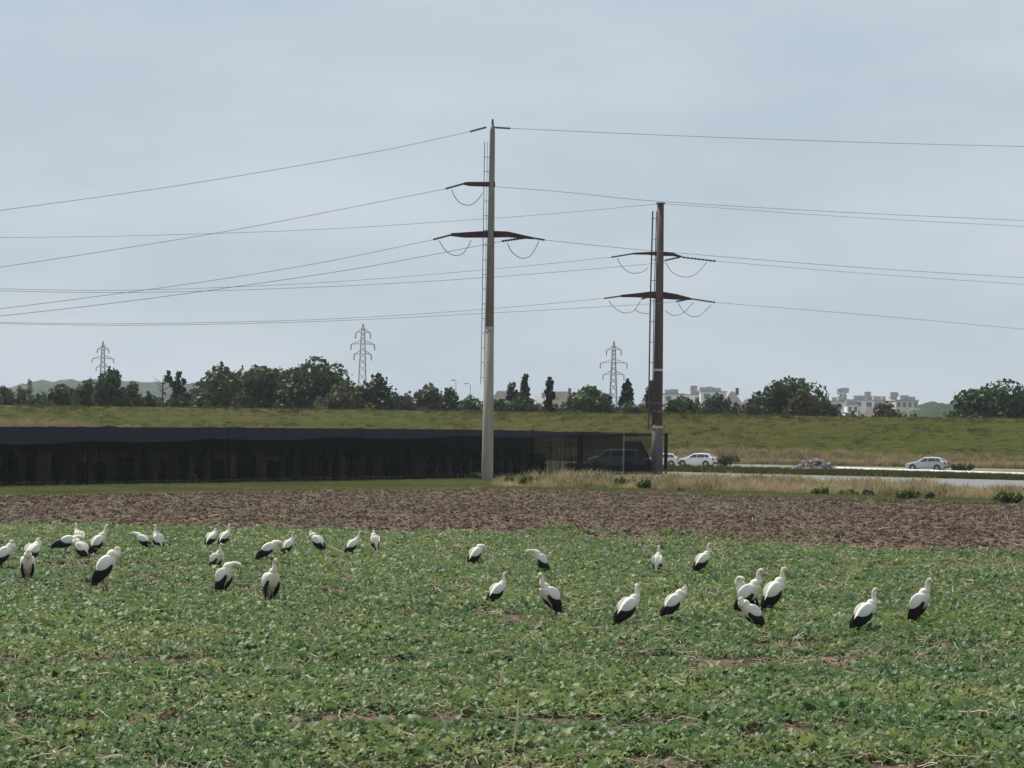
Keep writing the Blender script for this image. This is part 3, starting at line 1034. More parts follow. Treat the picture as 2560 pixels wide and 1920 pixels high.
G1 = 'trees beyond the embankment'
TREES = [
    ('bush', 'low olive bush at the far left end of the treeline', -20, 38, 962, 440, 'fol_olive', 900, 'round'),
    ('bush', 'second olive bush from the left end of the treeline', 28, 70, 966, 445, 'fol_olive', 800, 'round'),
    ('tree', 'tiny round tree sticking up from the far blue hill', 62, 86, 946, 1600, 'fol_dark', 500, 'round'),
    ('tree', 'low dark green tree left of the rounded tree under the left pylon', 108, 200, 957, 430, 'fol_dark', 1500, 'round'),
    ('tree', 'olive green tree touching the left side of the tree under the left pylon', 185, 262, 944, 425, 'fol_mid', 1500, 'round'),
    ('tree', 'rounded dark tree right below the leftmost lattice pylon', 232, 330, 919, 420, 'fol_dark', 2400, 'round'),
    ('tree', 'brownish tree right of the tree under the left pylon', 304, 362, 951, 424, 'fol_brown', 1300, 'round'),
    ('bush', 'small dark bush left of the bare dead tree', 350, 396, 976, 428, 'fol_black', 700, 'round'),
    ('tree', 'thin wispy tree with a tufted top right of the bare dead tree', 420, 462, 924, 432, 'fol_dark', 420, 'wisp'),
    ('bush', 'dark bush at the foot of the wispy tufted tree', 430, 486, 972, 430, 'fol_dark', 900, 'round'),
    ('tree', 'broad mid green tree with a pale ragged left edge', 484, 622, 907, 425, 'fol_mid', 3600, 'round'),
    ('tree', 'mid green tree joined to the left of the tallest dome tree', 580, 722, 909, 428, 'fol_mid', 3400, 'round'),
    ('tree', 'tallest dark dome shaped tree left of the middle pylon', 692, 888, 889, 424, 'fol_dark', 5200, 'round'),
    ('tree', 'olive brown lower tree in front of the tallest dome tree', 815, 912, 950, 414, 'fol_olive', 2000, 'round'),
    ('tree', 'open branched dark tree under the middle pylon', 892, 1004, 934, 418, 'fol_black', 1700, 'round'),
    ('bush', 'yellowish shrub at the foot of the tallest dome tree', 765, 830, 990, 408, 'fol_bright', 700, 'round'),
    ('bush', 'small yellow green shrub at the foot of the open branched tree', 905, 950, 1006, 407, 'fol_bright', 450, 'round'),
    ('bush', 'reddish orange tinted shrub at the foot of the broad mid green tree', 575, 612, 985, 410, 'fol_brown', 450, 'round'),
    ('tree', 'greyish thin tree right of the open branched dark tree', 995, 1044, 977, 440, 'fol_grey', 700, 'round'),
    ('tree', 'grey green tree left of the two street lamps', 1032, 1112, 957, 436, 'fol_grey', 1800, 'round'),
    ('tree', 'dark green tree directly below the left street lamp', 1094, 1152, 965, 434, 'fol_mid', 1300, 'round'),
    ('bush', 'mid green bush below the right street lamp, left of the pale pole', 1140, 1210, 990, 430, 'fol_mid', 1200, 'round'),
    ('bush', 'dark green bush close to the right side of the pale pole', 1215, 1290, 996, 428, 'fol_mid', 1200, 'round'),
    ('tree', 'small pale bushy tree left of the ragged tall tree', 1268, 1294, 950, 436, 'fol_grey', 350, 'wisp'),
    ('tree', 'ragged tall tree with sky gaps right of the pale pole', 1282, 1344, 934, 432, 'fol_dark', 1200, 'cone'),
    ('bush', 'wide green bush at the foot of the ragged tall tree', 1262, 1350, 984, 430, 'fol_mid', 1300, 'round'),
    ('tree', 'narrow pointed tree between two white houses', 1350, 1400, 944, 430, 'fol_black', 900, 'cone'),
    ('bush', 'broad rounded bush left of the right lattice pylon', 1408, 1535, 961, 426, 'fol_mid', 3000, 'round'),
    ('tree', 'dark columnar tree right of the right lattice pylon', 1549, 1588, 947, 428, 'fol_black', 1500, 'column'),
    ('tree', 'dark columnar tree half hidden behind the dark pole', 1612, 1644, 950, 430, 'fol_black', 1300, 'column'),
    ('bush', 'pale green shrub between the two columnar trees', 1536, 1622, 1003, 420, 'fol_olive', 1000, 'round'),
    ('bush', 'long dark hedge like bush right of the dark pole', 1655, 1765, 990, 424, 'fol_dark', 1900, 'round'),
    ('bush', 'dark bush in front of the pale row of flats', 1735, 1862, 984, 428, 'fol_dark', 2000, 'round'),
    ('bush', 'low brown green bush left of the big dome tree on the right', 1835, 1910, 1008, 420, 'fol_brown', 900, 'round'),
    ('tree', 'big dark dome tree left of the white town buildings', 1880, 2088, 942, 424, 'fol_dark', 4800, 'round'),
    ('tree', 'brownish crown in front of the big dome tree on the right', 1965, 2052, 968, 412, 'fol_brown', 1600, 'round'),
    ('bush', 'dark bush below the long white building', 2085, 2180, 1030, 420, 'fol_dark', 800, 'round'),
    ('bush', 'grey green bush in front of the striped block of flats', 2180, 2262, 1004, 426, 'fol_olive', 1100, 'round'),
    ('tree', 'large dark tree cut off by the right edge of the photo', 2384, 2640, 947, 424, 'fol_dark', 6000, 'round'),
]
for i, (nm, lab, a, b, yt, D, mt, nn, sh) in enumerate(TREES):
    tree('pine_tree' if sh == 'cone' else ('broadleaf_tree' if nm == 'tree' else 'bush'), lab, a, b, yt, D, M[mt], int(nn * 1.25), .36 if D < 1000 else 1.2, sh, 200 + i, G1,
         lob=10 + nn // 250, cat=nm, low=.02 if nm == 'bush' else .10)

# thicket that joins the feet of the trees into one mass
rs_ = np.random.default_rng(91)
prof = [(-60, 975), (0, 972), (120, 985), (230, 962), (350, 985), (478, 984), (505, 942), (600, 930), (700, 922), (860, 945), (890, 975), (960, 985), (1000, 992), (1050, 996), (1200, 1000), (1420, 1006), (1650, 1009), (1750, 1002), (1860, 1012),
        (2080, 1022), (2150, 1036), (2280, 1040), (2300, 1052), (2640, 1052)]
lb = []
for k in range(560):
    px = rs_.uniform(-60, 2640)
    yt = np.interp(px, [q[0] for q in prof], [q[1] for q in prof]) + rs_.normal(0, 5)
    D = rs_.uniform(436, 462)
    tp = At(px, yt, D)
    rr_ = rs_.uniform(.8, 1.9)
    hh = max(1.2, tp.z - 3.2)
    lb.append((tp.x, D, tp.z - hh / 2, rr_, rr_, hh / 2))
Vu, Fu, tu = leaf_cloud(lb, 26000, .42, rs_)
Vu[:, 2] = np.maximum(Vu[:, 2], .1)
kind(mesh('undergrowth', Vu, Fu, M['fol_dark'], attrs={'tint': ('FACE', tu)}), 'stuff')

# bare dead tree
p = At(407, 1000, 428)
t = thing('dead_tree', 'bare dead tree with a thin dark trunk among the left bushes', 'tree', (p.x, 428, 0), 0, G1)
mb = MB()
H = At(407, 938, 428).z
mb.tube([(0, 0, 0), (.05, 0, H * .5), (-.05, 0, H * .8), (.0, 0, H)], [.22, .17, .11, .03], 7)
mb.build('trunk', M['bark'], t)
rb = random.Random(5)
for k in range(9):
    z0 = H * rb.uniform(.62, .9)
    s = rb.choice([-1, 1])
    mb = MB()
    L = rb.uniform(.7, 1.6)
    mb.tube([(0, 0, z0), (s * L * .5, rb.uniform(-.3, .3), z0 + L * .35), (s * L, rb.uniform(-.5, .5), z0 + L * .75)], [.07, .045, .015], 5)
    mb.build('branch', M['bark'], t)


# young trees in a row inside the net enclosure
sap = None
for k in range(40):
    tq = (k + .5) / 40
    i = 0
    tot = (base[6] - base[0])
    pp_ = base[0] + tot * tq + back * (3.2 + rs_.normal(0, .2))
    if k % 8 == 0 or sap is None:
        sap = thing('young_tree', 'young tree in the row under the black net', 'tree', (pp_.x, pp_.y, 0), 0, 'young trees under the net')
        Vs, Fs, ts = leaf_cloud([(0, 0, .5 + .38 * j, .34, .34, .34) for j in range(5)], 330, .13, rs_)
        cr_ = mesh('crown', Vs, Fs, M['fol_bright'], sap, attrs={'tint': ('FACE', ts)})
        mb = MB()
        mb.tube([(0, 0, 0), (.02, 0, 1.2), (0, 0, 2.1)], [.05, .04, .015], 6)
        tk_ = mb.build('trunk', M['bark'], sap)
    else:
        o_ = sap.copy()
        COL.objects.link(o_)
        o_.location = (pp_.x, pp_.y, 0)
        o_.rotation_euler = (0, 0, rs_.random() * 6.28)
        o_.scale = (rs_.uniform(.6, 1.8), 1, rs_.uniform(.6, 1.15))
        for ch in (cr_, tk_):
            c_ = ch.copy()
            COL.objects.link(c_)
            c_.parent = o_


# ================================================================== LATTICE PYLONS
def pylon(label, px, ytop, D, yarms, spans, drops, yaw):
    H = At(px, ytop, D).z
    q = At(px, ytop, D)
    t = thing('lattice_pylon', label, 'pylon', (q.x, D, 0), yaw, 'lattice pylons on the horizon')
    s = D / F
    za = [At(px, y, D).z for y in yarms]
    wb, wt = H * .105, H * .028

    def wid(z):
        k = z / za[0]
        return (wb * (1 - k) + wt * k) if z < za[0] else wt * (1 - (z - za[0]) / (H - za[0]) * .9)
    mb = MB()
    zs = [0]
    while zs[-1] < za[0] - 1:
        zs.append(zs[-1] + max(1.6, wid(zs[-1]) * 1.15))
    zs[-1] = za[0]
    zs += [za[0] + (H - za[0]) * k for k in (.5, 1)]
    for i in range(len(zs) - 1):
        a, b = wid(zs[i]) / 2, wid(zs[i + 1]) / 2
        c4 = [(-1, -1), (1, -1), (1, 1), (-1, 1)]
        for j in range(4):
            (x0, y0), (x1, y1) = c4[j], c4[(j + 1) % 4]
            mb.tube([(x0 * a, y0 * a, zs[i]), (x0 * b, y0 * b, zs[i + 1])], .17, 4, cap=False)
            mb.tube([(x0 * a, y0 * a, zs[i]), (x1 * b, y1 * b, zs[i + 1])], .09, 4, cap=False)
            mb.tube([(x1 * a, y1 * a, zs[i]), (x0 * b, y0 * b, zs[i + 1])], .09, 4, cap=False)
    mb.build('tower', M['galv'], t)
    for z, sp in zip(za, spans):
        hw = sp * s
        w = wid(z) / 2
        for sgn in (-1, 1):
            mb = MB()
            tip = (sgn * hw, 0, z - .25)
            for yy in (-w, w):
                mb.tube([(sgn * w, yy, z + 1.15), tip], .10, 4, cap=False)
                mb.tube([(sgn * w, yy, z), tip], .12, 4, cap=False)
            for k in (.3, .6):
                xx = sgn * (w + (hw - w) * k)
                mb.tube([(xx, -w * (1 - k), z - .25 * k), (xx, 0, z + 1.15 * (1 - k) - .25 * k)], .07, 4, cap=False)
            mb.build('cross_arm', M['galv'], t)
        for sgn in (-1, 1):
            mb = MB()
            dz = drops * s
            pts, rr = [], []
            for k in range(9):
                pts.append((sgn * hw * (1 + .03 * k / 8), 0, z - .25 - dz * k / 8))
                rr.append(.24 if k % 2 else .13)
            mb.tube(pts, rr, 6)
            mb.build('insulator', M['insul'], t)
    return t


pylon('leftmost lattice pylon rising behind the rounded dark tree', 258, 853, 1120, [872, 895.5, 917], [14, 26, 16], 10, rad(12))
pylon('middle lattice pylon behind the treeline left of the pale pole', 908, 809, 980, [830, 859, 884], [18, 29, 21], 15, rad(4))
pylon('right lattice pylon between the pale pole and the dark pole', 1535, 852, 1090, [873, 906, 935], [18, 33, 26], 14, rad(-8))


# ================================================================== TOWN
def building(name, label, px0, px1, ytop, D, depth, storeys, wallm, roofm, roof='flat', bays=None, cat='building'):
    a, b = At(px0, ytop, D), At(px1, ytop, D)
    w = b.x - a.x
    H = (a.z + b.z) / 2
    t = thing(name, label, cat, ((a.x + b.x) / 2, D, 0), 0, 'town buildings beyond the trees')
    hr = 0 if roof == 'flat' else min(5, H * .28)
    mb = MB()
    mb.box((0, depth / 2, (H - hr) / 2), (w, depth, H - hr))
    mb.build('wall', wallm, t)
    mb = MB()
    if roof == 'flat':
        mb.box((0, depth / 2, H + .2), (w + .6, depth + .6, .5))
        rq = np.random.default_rng(int(px0))
        for k in range(int(2 + w / 7)):
            mb.box((rq.uniform(-.4, .4) * w, depth * .4, H + .45 + .8), (rq.uniform(1.5, 4), rq.uniform(2, 4), rq.uniform(1.2, 2.6)))
    else:
        e = .5
        z0, z1 = H - hr + .003, H
        v = [(-w / 2 - e, -e, z0), (w / 2 + e, -e, z0), (w / 2 + e, depth + e, z0), (-w / 2 - e, depth + e, z0), (-w / 2 + hr * .5, depth / 2, z1), (w / 2 - hr * .5, depth / 2, z1)]
        mb.add(v, [(0, 1, 5, 4), (1, 2, 5), (2, 3, 4, 5), (3, 0, 4), (3, 2, 1, 0)])
        mb.box((w * .25, depth * .5, z1), (1.0, 1.0, 2.2))
    mb.build('roof', roofm, t)
    hh = (H - hr) / storeys
    bays = bays or max(2, int(w / 4.2))
    for sfl in range(storeys):
        mb = MB()
        for k in range(bays):
            x = -w / 2 + (k + .5) * w / bays
            mb.box((x, -.01, hh * (sfl + .55)), (w / bays * .5, .16, hh * .5))
        o = mb.build('window_row', M['winpane'], t)
        o['kind'] = 'stuff'
    return t


building('long_house', 'long house with a brown roof just right of the pale pole', 1225, 1302, 977, 900, 11, 3, M['plaster'], M['roofbrown'], 'hip')
building('white_house', 'white house seen between the ragged tree and the pointed tree', 1318, 1372, 990, 880, 11, 3, M['plaster'], M['roofgrey'], 'hip')
building('terraced_house', 'wide house with a brownish roof left of the broad rounded bush', 1374, 1442, 978, 930, 11, 3, M['plaster'], M['roofbrown'], 'hip')
building('apartment_block', 'pale low block of flats just right of the dark pole', 1658, 1712, 986, 1250, 14, 5, M['plaster'], M['roofgrey'])
building('apartment_block', 'pale block of flats above the long dark hedge like bush', 1698, 1762, 988, 1280, 14, 5, M['plaster'], M['roofgrey'])
building('apartment_block', 'taller pale block of flats left of the dark roofed house', 1752, 1816, 980, 1270, 14, 5, M['plaster'], M['roofgrey'])
building('white_house', 'white house with a dark brown roof left of the big dome tree', 1812, 1858, 978, 900, 12, 3, M['plaster'], M['roofbrown'], 'hip')
building('town_house', 'pale house with a brown roof half behind the big dome tree', 1850, 1900, 998, 940, 12, 2, M['plastercream'], M['roofbrown'], 'hip')
building('apartment_block', 'white block at the left end of the town, touching the big dome tree', 2058, 2112, 1004, 1300, 14, 4, M['plaster'], M['roofgrey'])
building('tower_block', 'slim pale tower rising over the left end of the town', 2098, 2116, 982, 1330, 10, 8, M['plastercream'], M['roofgrey'])
building('long_block', 'long white block of flats left of the grey green bush', 2106, 2186, 1001, 1310, 14, 5, M['plaster'], M['roofgrey'])
building('apartment_block', 'cream block of flats with roof boxes behind the grey green bush', 2180, 2246, 1004, 1320, 14, 5, M['plastercream'], M['roofgrey'])
building('striped_block', 'striped block of flats at the right end of the town', 2240, 2296, 1002, 1290, 14, 5, M['plastercream'], M['roofgrey'], bays=4)
building('rooftop_house', 'tiny pale house on the left of the slim tower, lower storey', 2068, 2100, 1022, 1000, 9, 2, M['plaster'], M['roofgrey'])


building('small_block', 'small white block stepping down at the front of the town, left part', 2118, 2146, 1012, 1180, 12, 4, M['plaster'], M['roofgrey'])
building('small_block', 'small white block in the middle of the town between the two masts', 2160, 2204, 1017, 1150, 12, 4, M['plaster'], M['roofbrown'], 'hip')
building('stair_tower', 'narrow pale stair tower rising from the middle of the town', 2168, 2180, 992, 1360, 8, 8, M['plastercream'], M['roofgrey'], bays=2)
building('stair_tower', 'narrow cream stair tower just left of the striped block', 2228, 2242, 993, 1370, 8, 8, M['plastercream'], M['roofgrey'], bays=2)
building('lift_tower', 'narrow pale tower above the pale block right of the dark pole', 1728, 1738, 976, 1400, 8, 8, M['plastercream'], M['roofgrey'], bays=2)


def mast(label, px, ytop, D, arm, armlen, mat, w=.13):
    q = At(px, ytop, D)
    t = thing('street_lamp', label, 'street lamp', (q.x, D, 0), 0)
    H = q.z
    mb = MB()
    mb.tube([(0, 0, 0), (0, 0, H * .6), (0, 0, H)], [w, w * .8, w * .6], 7)
    mb.build('pole', mat, t)
    mb = MB()
    mb.tube([(0, 0, H - .1), (arm * armlen * .5, 0, H + .25), (arm * armlen, 0, H + .2)], w * .5, 6)
    mb.build('arm', mat, t)
    mb = MB()
    mb.box((arm * (armlen + .2), 0, H + .16), (.6, .28, .14))
    mb.build('lamp_head', mat, t)


mast('street lamp post standing over the dark green tree, left of the other lamp', 1140, 953, 450, -1, .3, M['galv'], .06)
mast('street lamp with a curved head just left of the pale pole', 1176, 962, 450, -1, .5, M['galv'], .07)
mast('white lamp mast in front of the long white block', 2151, 1019, 420, -1, 1.2, M['whitepaint'], .15)
mast('white lamp mast in front of the striped block of flats', 2270, 1026, 420, 1, 1.4, M['whitepaint'], .15)

# ================================================================== POWER POLES
def rel(px, py, D, o):
    return At(px, py, D) - o


def disc_string(mb, a, b, r=.16, n=9):
    pts, rr = [], []
    for k in range(2 * n + 1):
        pts.append(a.lerp(b, k / (2 * n)))
        rr.append(r if k % 2 else r * .45)
    mb.tube(pts, rr, 8)


def jumper(par, o, D, pts, r=.03):
    c = catmull([tuple(rel(a, b, D, o)) for a, b in pts], 6)
    mb = MB()
    mb.tube([Vector(q) for q in c], r, 5)
    mb.build('jumper_cable', M['wire'], par)


def beam(mb, pts, D, o, depth=.35):
    """crossarm beam: rows (px, y_top, y_bottom)"""
    v, f = [], []
    for (px, y0, y1) in pts:
        a, b = rel(px, y0, D, o), rel(px, y1, D, o)
        v += [a + Vector((0, -depth / 2, 0)), a + Vector((0, depth / 2, 0)), b + Vector((0, depth / 2, 0)), b + Vector((0, -depth / 2, 0))]
    for i in range(len(pts) - 1):
        for k in range(4):
            f.append((i * 4 + k, i * 4 + (k + 1) % 4, (i + 1) * 4 + (k + 1) % 4, (i + 1) * 4 + k))
    f += [(3, 2, 1, 0), tuple((len(pts) - 1) * 4 + k for k in range(4))]
    mb.add(v, f)


# --- pale concrete pole
pl = P(1218, 1206)
DL = pl.y
tl = thing('power_pole', 'taller power pole with a pale concrete lower half', 'power pole', pl, 0, 'power poles by the net enclosure')
sL = DL / F
top = At(1224, 312, DL).z
joint = At(1221, 821, DL).z
mb = MB()
mb.tube([(0, 0, -.3), (0, 0, .25), (0, 0, .75), (0, 0, joint)], [.33, .40, 14.6 * sL, 11.2 * sL], 24)
mb.build('lower_shaft', M['concrete'], tl, smooth=True)
mb = MB()
mb.tube([(0, 0, joint - .1), (0, 0, joint + .12)], [11.9 * sL, 11.9 * sL], 24)
mb.build('joint_ring', M['band'], tl)
mb = MB()
mb.tube([(0, 0, joint), (0, 0, joint + (top - joint) * .5), (0, 0, top - .5), (0, 0, top)], [10.8 * sL, 8.6 * sL, 6.4 * sL, 4.5 * sL], 24)
mb.build('upper_shaft', M['polebrown'], tl, smooth=True)
mb = MB()
mb.tube([(0, 0, top - .05), (0, 0, top + .42)], [.09, .07], 8)
mb.build('finial', M['poledark'], tl)
mb = MB()
beam(mb, [(1160, 456, 462), (1175, 455, 465), (1238, 455, 467)], DL, pl)
mb.build('cross_arm', M['arm'], tl)
mb = MB()
beam(mb, [(1128, 583, 590), (1160, 581, 594), (1222, 577, 594), (1270, 579, 593), (1318, 590, 597), (1332, 593, 598)], DL, pl)
mb.build('cross_arm', M['arm'], tl)
for a, b in [((1160, 459), (1114, 472)), ((1128, 587), (1083, 599)), ((1332, 595), (1362, 600)), ((1318, 594), (1254, 603)),
             ((1216, 318), (1175, 329)), ((1228, 318), (1276, 321))]:
    mb = MB()
    disc_string(mb, rel(*a, DL, pl), rel(*b, DL, pl), .10)
    mb.build('insulator', M['insul'], tl)
jumper(tl, pl, DL, [(1129, 474), (1140, 497), (1158, 511), (1180, 511), (1196, 497), (1206, 484)])
jumper(tl, pl, DL, [(1098, 602), (1112, 624), (1133, 638), (1155, 635), (1170, 616), (1178, 600)])
jumper(tl, pl, DL, [(1268, 608), (1280, 630), (1302, 645), (1324, 641), (1338, 622), (1347, 603)])


def ladder(par, o, D, line, gap, mat, r1=.05, step=1.1):
    pts = [rel(a, b, D, o) for a, b in line]
    for s in (0, 1):
        mb = MB()
        mb.tube([p + Vector((gap * s, -.05 * s, 0)) for p in pts], r1 if s == 0 else r1 * .6, 6)
        mb.build('rail', mat, par)
    z0, z1 = pts[-1].z, pts[0].z
    k = 0
    z = z0 + .5
    while z < z1 - .2:
        t = (z1 - z) / (z1 - z0)
        i = min(int(t * (len(pts) - 1)), len(pts) - 2)
        a = pts[i].lerp(pts[i + 1], t * (len(pts) - 1) - i)
        a = Vector((a.x, a.y, z))
        mb = MB()
        mb.tube([a, a + Vector((gap + .28, .1, 0))], .03, 5)
        mb.build('rung', mat, par)
        z += step


lad = thing('climbing_ladder', '', 'ladder')
bpy.data.objects.remove(lad, do_unlink=True)
lo = bpy.data.objects.new('ladder', None)
COL.objects.link(lo)
lo.parent = tl
ladder(lo, pl, DL, [(1211.5, 355), (1208.5, 560), (1205.5, 760), (1202, 960)], .22, M['galv'], .035)

# --- dark rusty pole
pr = P(1642, 1187)
DR = pr.y
tr_ = thing('power_pole', 'shorter dark rusty power pole at the right end of the net enclosure', 'power pole', pr, 0, 'power poles by the net enclosure')
sR = DR / F
top = At(1652, 510, DR).z
j1 = At(1645, 1062, DR).z
mb = MB()
mb.tube([(0, 0, -.3), (0, 0, j1)], [15.2 * sR, 13.0 * sR], 24)
mb.build('lower_shaft', M['poleweather'], tr_, smooth=True)
mb = MB()
mb.tube([(0, 0, j1), (0, 0, j1 + (top - j1) * .5), (0, 0, top)], [12.6 * sR, 10.6 * sR, 8.3 * sR], 24)
mb.build('upper_shaft', M['poledark'], tr_, smooth=True)
for yb, rb_ in [(925, 11.8), (1008, 12.6), (1028, 12.9), (1068, 13.5), (1125, 14.4)]:
    z = At(1645, yb, DR).z
    mb = MB()
    mb.tube([(0, 0, z - .10), (0, 0, z + .10)], [rb_ * sR, rb_ * sR], 24)
    mb.build('band', M['band'] if yb in (925, 1068) else M['poleweather'], tr_)
mb = MB()
mb.tube([(0, 0, top), (0, 0, top + .12)], [11.5 * sR, 11.5 * sR], 16)
mb.build('cap_plate', M['poledark'], tr_)
mb = MB()
beam(mb, [(1583, 632, 636), (1620, 630, 637), (1652, 629, 640), (1680, 631, 640), (1706, 641, 644)], DR, pr)
mb.build('cross_arm', M['arm'], tr_)
mb = MB()
beam(mb, [(1553, 737, 743), (1585, 734, 743), (1625, 729, 745), (1655, 729, 747), (1690, 735, 749), (1728, 745, 750)], DR, pr)
mb.build('cross_arm', M['arm'], tr_)
for a, b in [((1583, 634), (1528, 643)), ((1706, 643), (1790, 653)), ((1700, 643), (1662, 651)), ((1553, 740), (1510, 746)), ((1728, 747), (1788, 756)),
             ((1720, 748), (1690, 754)), ((1620, 743), (1603, 748))]:
    mb = MB()
    disc_string(mb, rel(*a, DR, pr), rel(*b, DR, pr), .10)
    mb.build('insulator', M['insul'], tr_)
jumper(tr_, pr, DR, [(1543, 646), (1556, 668), (1577, 682), (1602, 681), (1620, 670)])
jumper(tr_, pr, DR, [(1664, 656), (1680, 680), (1708, 692), (1738, 686), (1767, 656)])
jumper(tr_, pr, DR, [(1522, 752), (1538, 771), (1560, 782), (1584, 777), (1602, 752)])
jumper(tr_, pr, DR, [(1586, 774), (1602, 782), (1625, 784)])
jumper(tr_, pr, DR, [(1695, 757), (1708, 777), (1730, 791), (1752, 787), (1778, 762)])
jumper(tr_, pr, DR, [(1663, 776), (1682, 788), (1706, 783), (1734, 756)])
lo = bpy.data.objects.new('ladder', None)
COL.objects.link(lo)
lo.parent = tr_
ladder(lo, pr, DR, [(1632, 528), (1629, 640), (1626, 745), (1623.5, 900), (1621, 1075)], .34, M['poledark'], .075, 1.9)
mb = MB()
mb.box(tuple(rel(1650, 1122, DR, pr) + Vector((0, -14.6 * sR, 0))), (.22, .04, .62))
mb.build('blue_plate', M['bluesign'], tr_)


# ------------------------------------------------------------------ conductors
def wire(label, pts, D0, D1, r=.018):
    k = len(pts)
    c = []
    for i, (a, b) in enumerate(pts):
        D = D0 + (D1 - D0) * i / (k - 1)
        c.append(tuple(At(a, b, D)))
    q = catmull(c, 8)
    mb = MB()
    o = Vector(q[0])
    mb.tube([Vector(p) - o for p in q], r, 5)
    w = mb.build('power_line', M['wire'])
    w.location = o
    tag(w, label, 'power line', 'overhead power lines')


wire('topmost line running left from the tip of the pale pole', [(1175, 329), (926, 382), (463, 461), (0, 526), (-300, 566)], DL, DL - 25)
wire('topmost line running right from the tip of the pale pole', [(1276, 321), (1736, 341), (2200, 357), (2560, 366), (2860, 371)], DL, DL + 25)
wire('line running left from the single upper arm of the pale pole', [(1114, 472), (926, 509), (579, 576), (280, 625), (0, 668), (-300, 710)], DL, DL - 25)
wire('line from the upper arm of the pale pole passing over the dark pole top', [(1232, 466), (1420, 481), (1643, 503), (2100, 530), (2560, 551), (2860, 563)], DL, DL + 35)
wire('line running left from the top of the dark pole', [(1652, 509), (1420, 531), (1227, 546), (810, 573), (347, 589), (0, 594), (-300, 596)], DR, DR - 25)
wire('line running right from the top of the dark pole', [(1652, 509), (2100, 541), (2560, 566), (2860, 580)], DR, DR + 25)
wire('line running left from the lower arm tip of the pale pole', [(1083, 599), (800, 657), (463, 711), (0, 772), (-300, 808)], DL, DL - 25)
wire('line just under the lower left arm of the pale pole', [(1254, 603), (1198, 614), (900, 670), (579, 718), (280, 758), (0, 790), (-300, 820)], DL + 1, DL - 22)
wire('line running right from the lower arm tip of the pale pole', [(1362, 600), (1620, 626), (2141, 668), (2560, 694), (2860, 710)], DL, DL + 30)
wire('upper one of two lines running left from the upper arm of the dark pole', [(1528, 643), (1227, 673), (810, 706), (347, 725), (0, 722), (-300, 715)], DR, DR - 25)
wire('lower one of two lines running left from the upper arm of the dark pole', [(1662, 651), (1620, 660), (1227, 693), (810, 717), (347, 731), (0, 727), (-300, 718)], DR + 1, DR - 22)
wire('line running right from the upper arm of the dark pole', [(1790, 653), (2141, 682), (2560, 711), (2860, 729)], DR, DR + 25)
wire('left running line from the lower arm tip of the dark pole', [(1510, 746), (1200, 774), (810, 798), (347, 809), (0, 806), (-300, 799)], DR, DR - 25)
wire('left running line from under the lower arm of the dark pole', [(1690, 754), (1620, 760), (1273, 780), (810, 803), (347, 813), (0, 809), (-300, 802)], DR + 1, DR - 22)
wire('line running right from the lower arm tip of the dark pole', [(1788, 756), (2199, 790), (2560, 823), (2860, 848)], DR, DR + 25)


gr_ = thing('guard_rail', 'low white guard rail along the track in front of the silver hatchback', 'guard rail', ka[0])
for i in range(3):
    a, b = ka[i] - ka[0], ka[i + 1] - ka[0]
    d = (b - a).normalized()
    nrm = Vector((-d.y, d.x, 0))
    mb = MB()
    v = []
    for p in (a, b):
        v += [p + Vector((0, 0, .30)), p + nrm * .24 + Vector((0, 0, .26)), p + nrm * .24 + Vector((0, 0, .47)), p + nrm * .18 + Vector((0, 0, .47))]
    mb.add(v, [(0, 3, 7, 4), (3, 2, 6, 7), (1, 5, 6, 2), (4, 7, 6, 5), (0, 4, 5, 1), (0, 1, 2, 3)])
    mb.build('beam', M['kerb'], gr_)
    for k in range(int((b - a).length / 4)):
        p = a + d * (4 * k + 1) + nrm * .18
        mb = MB()
        mb.tube([p, p + Vector((0, 0, .42))], .05, 6)
        mb.build('post', M['galv'], gr_)


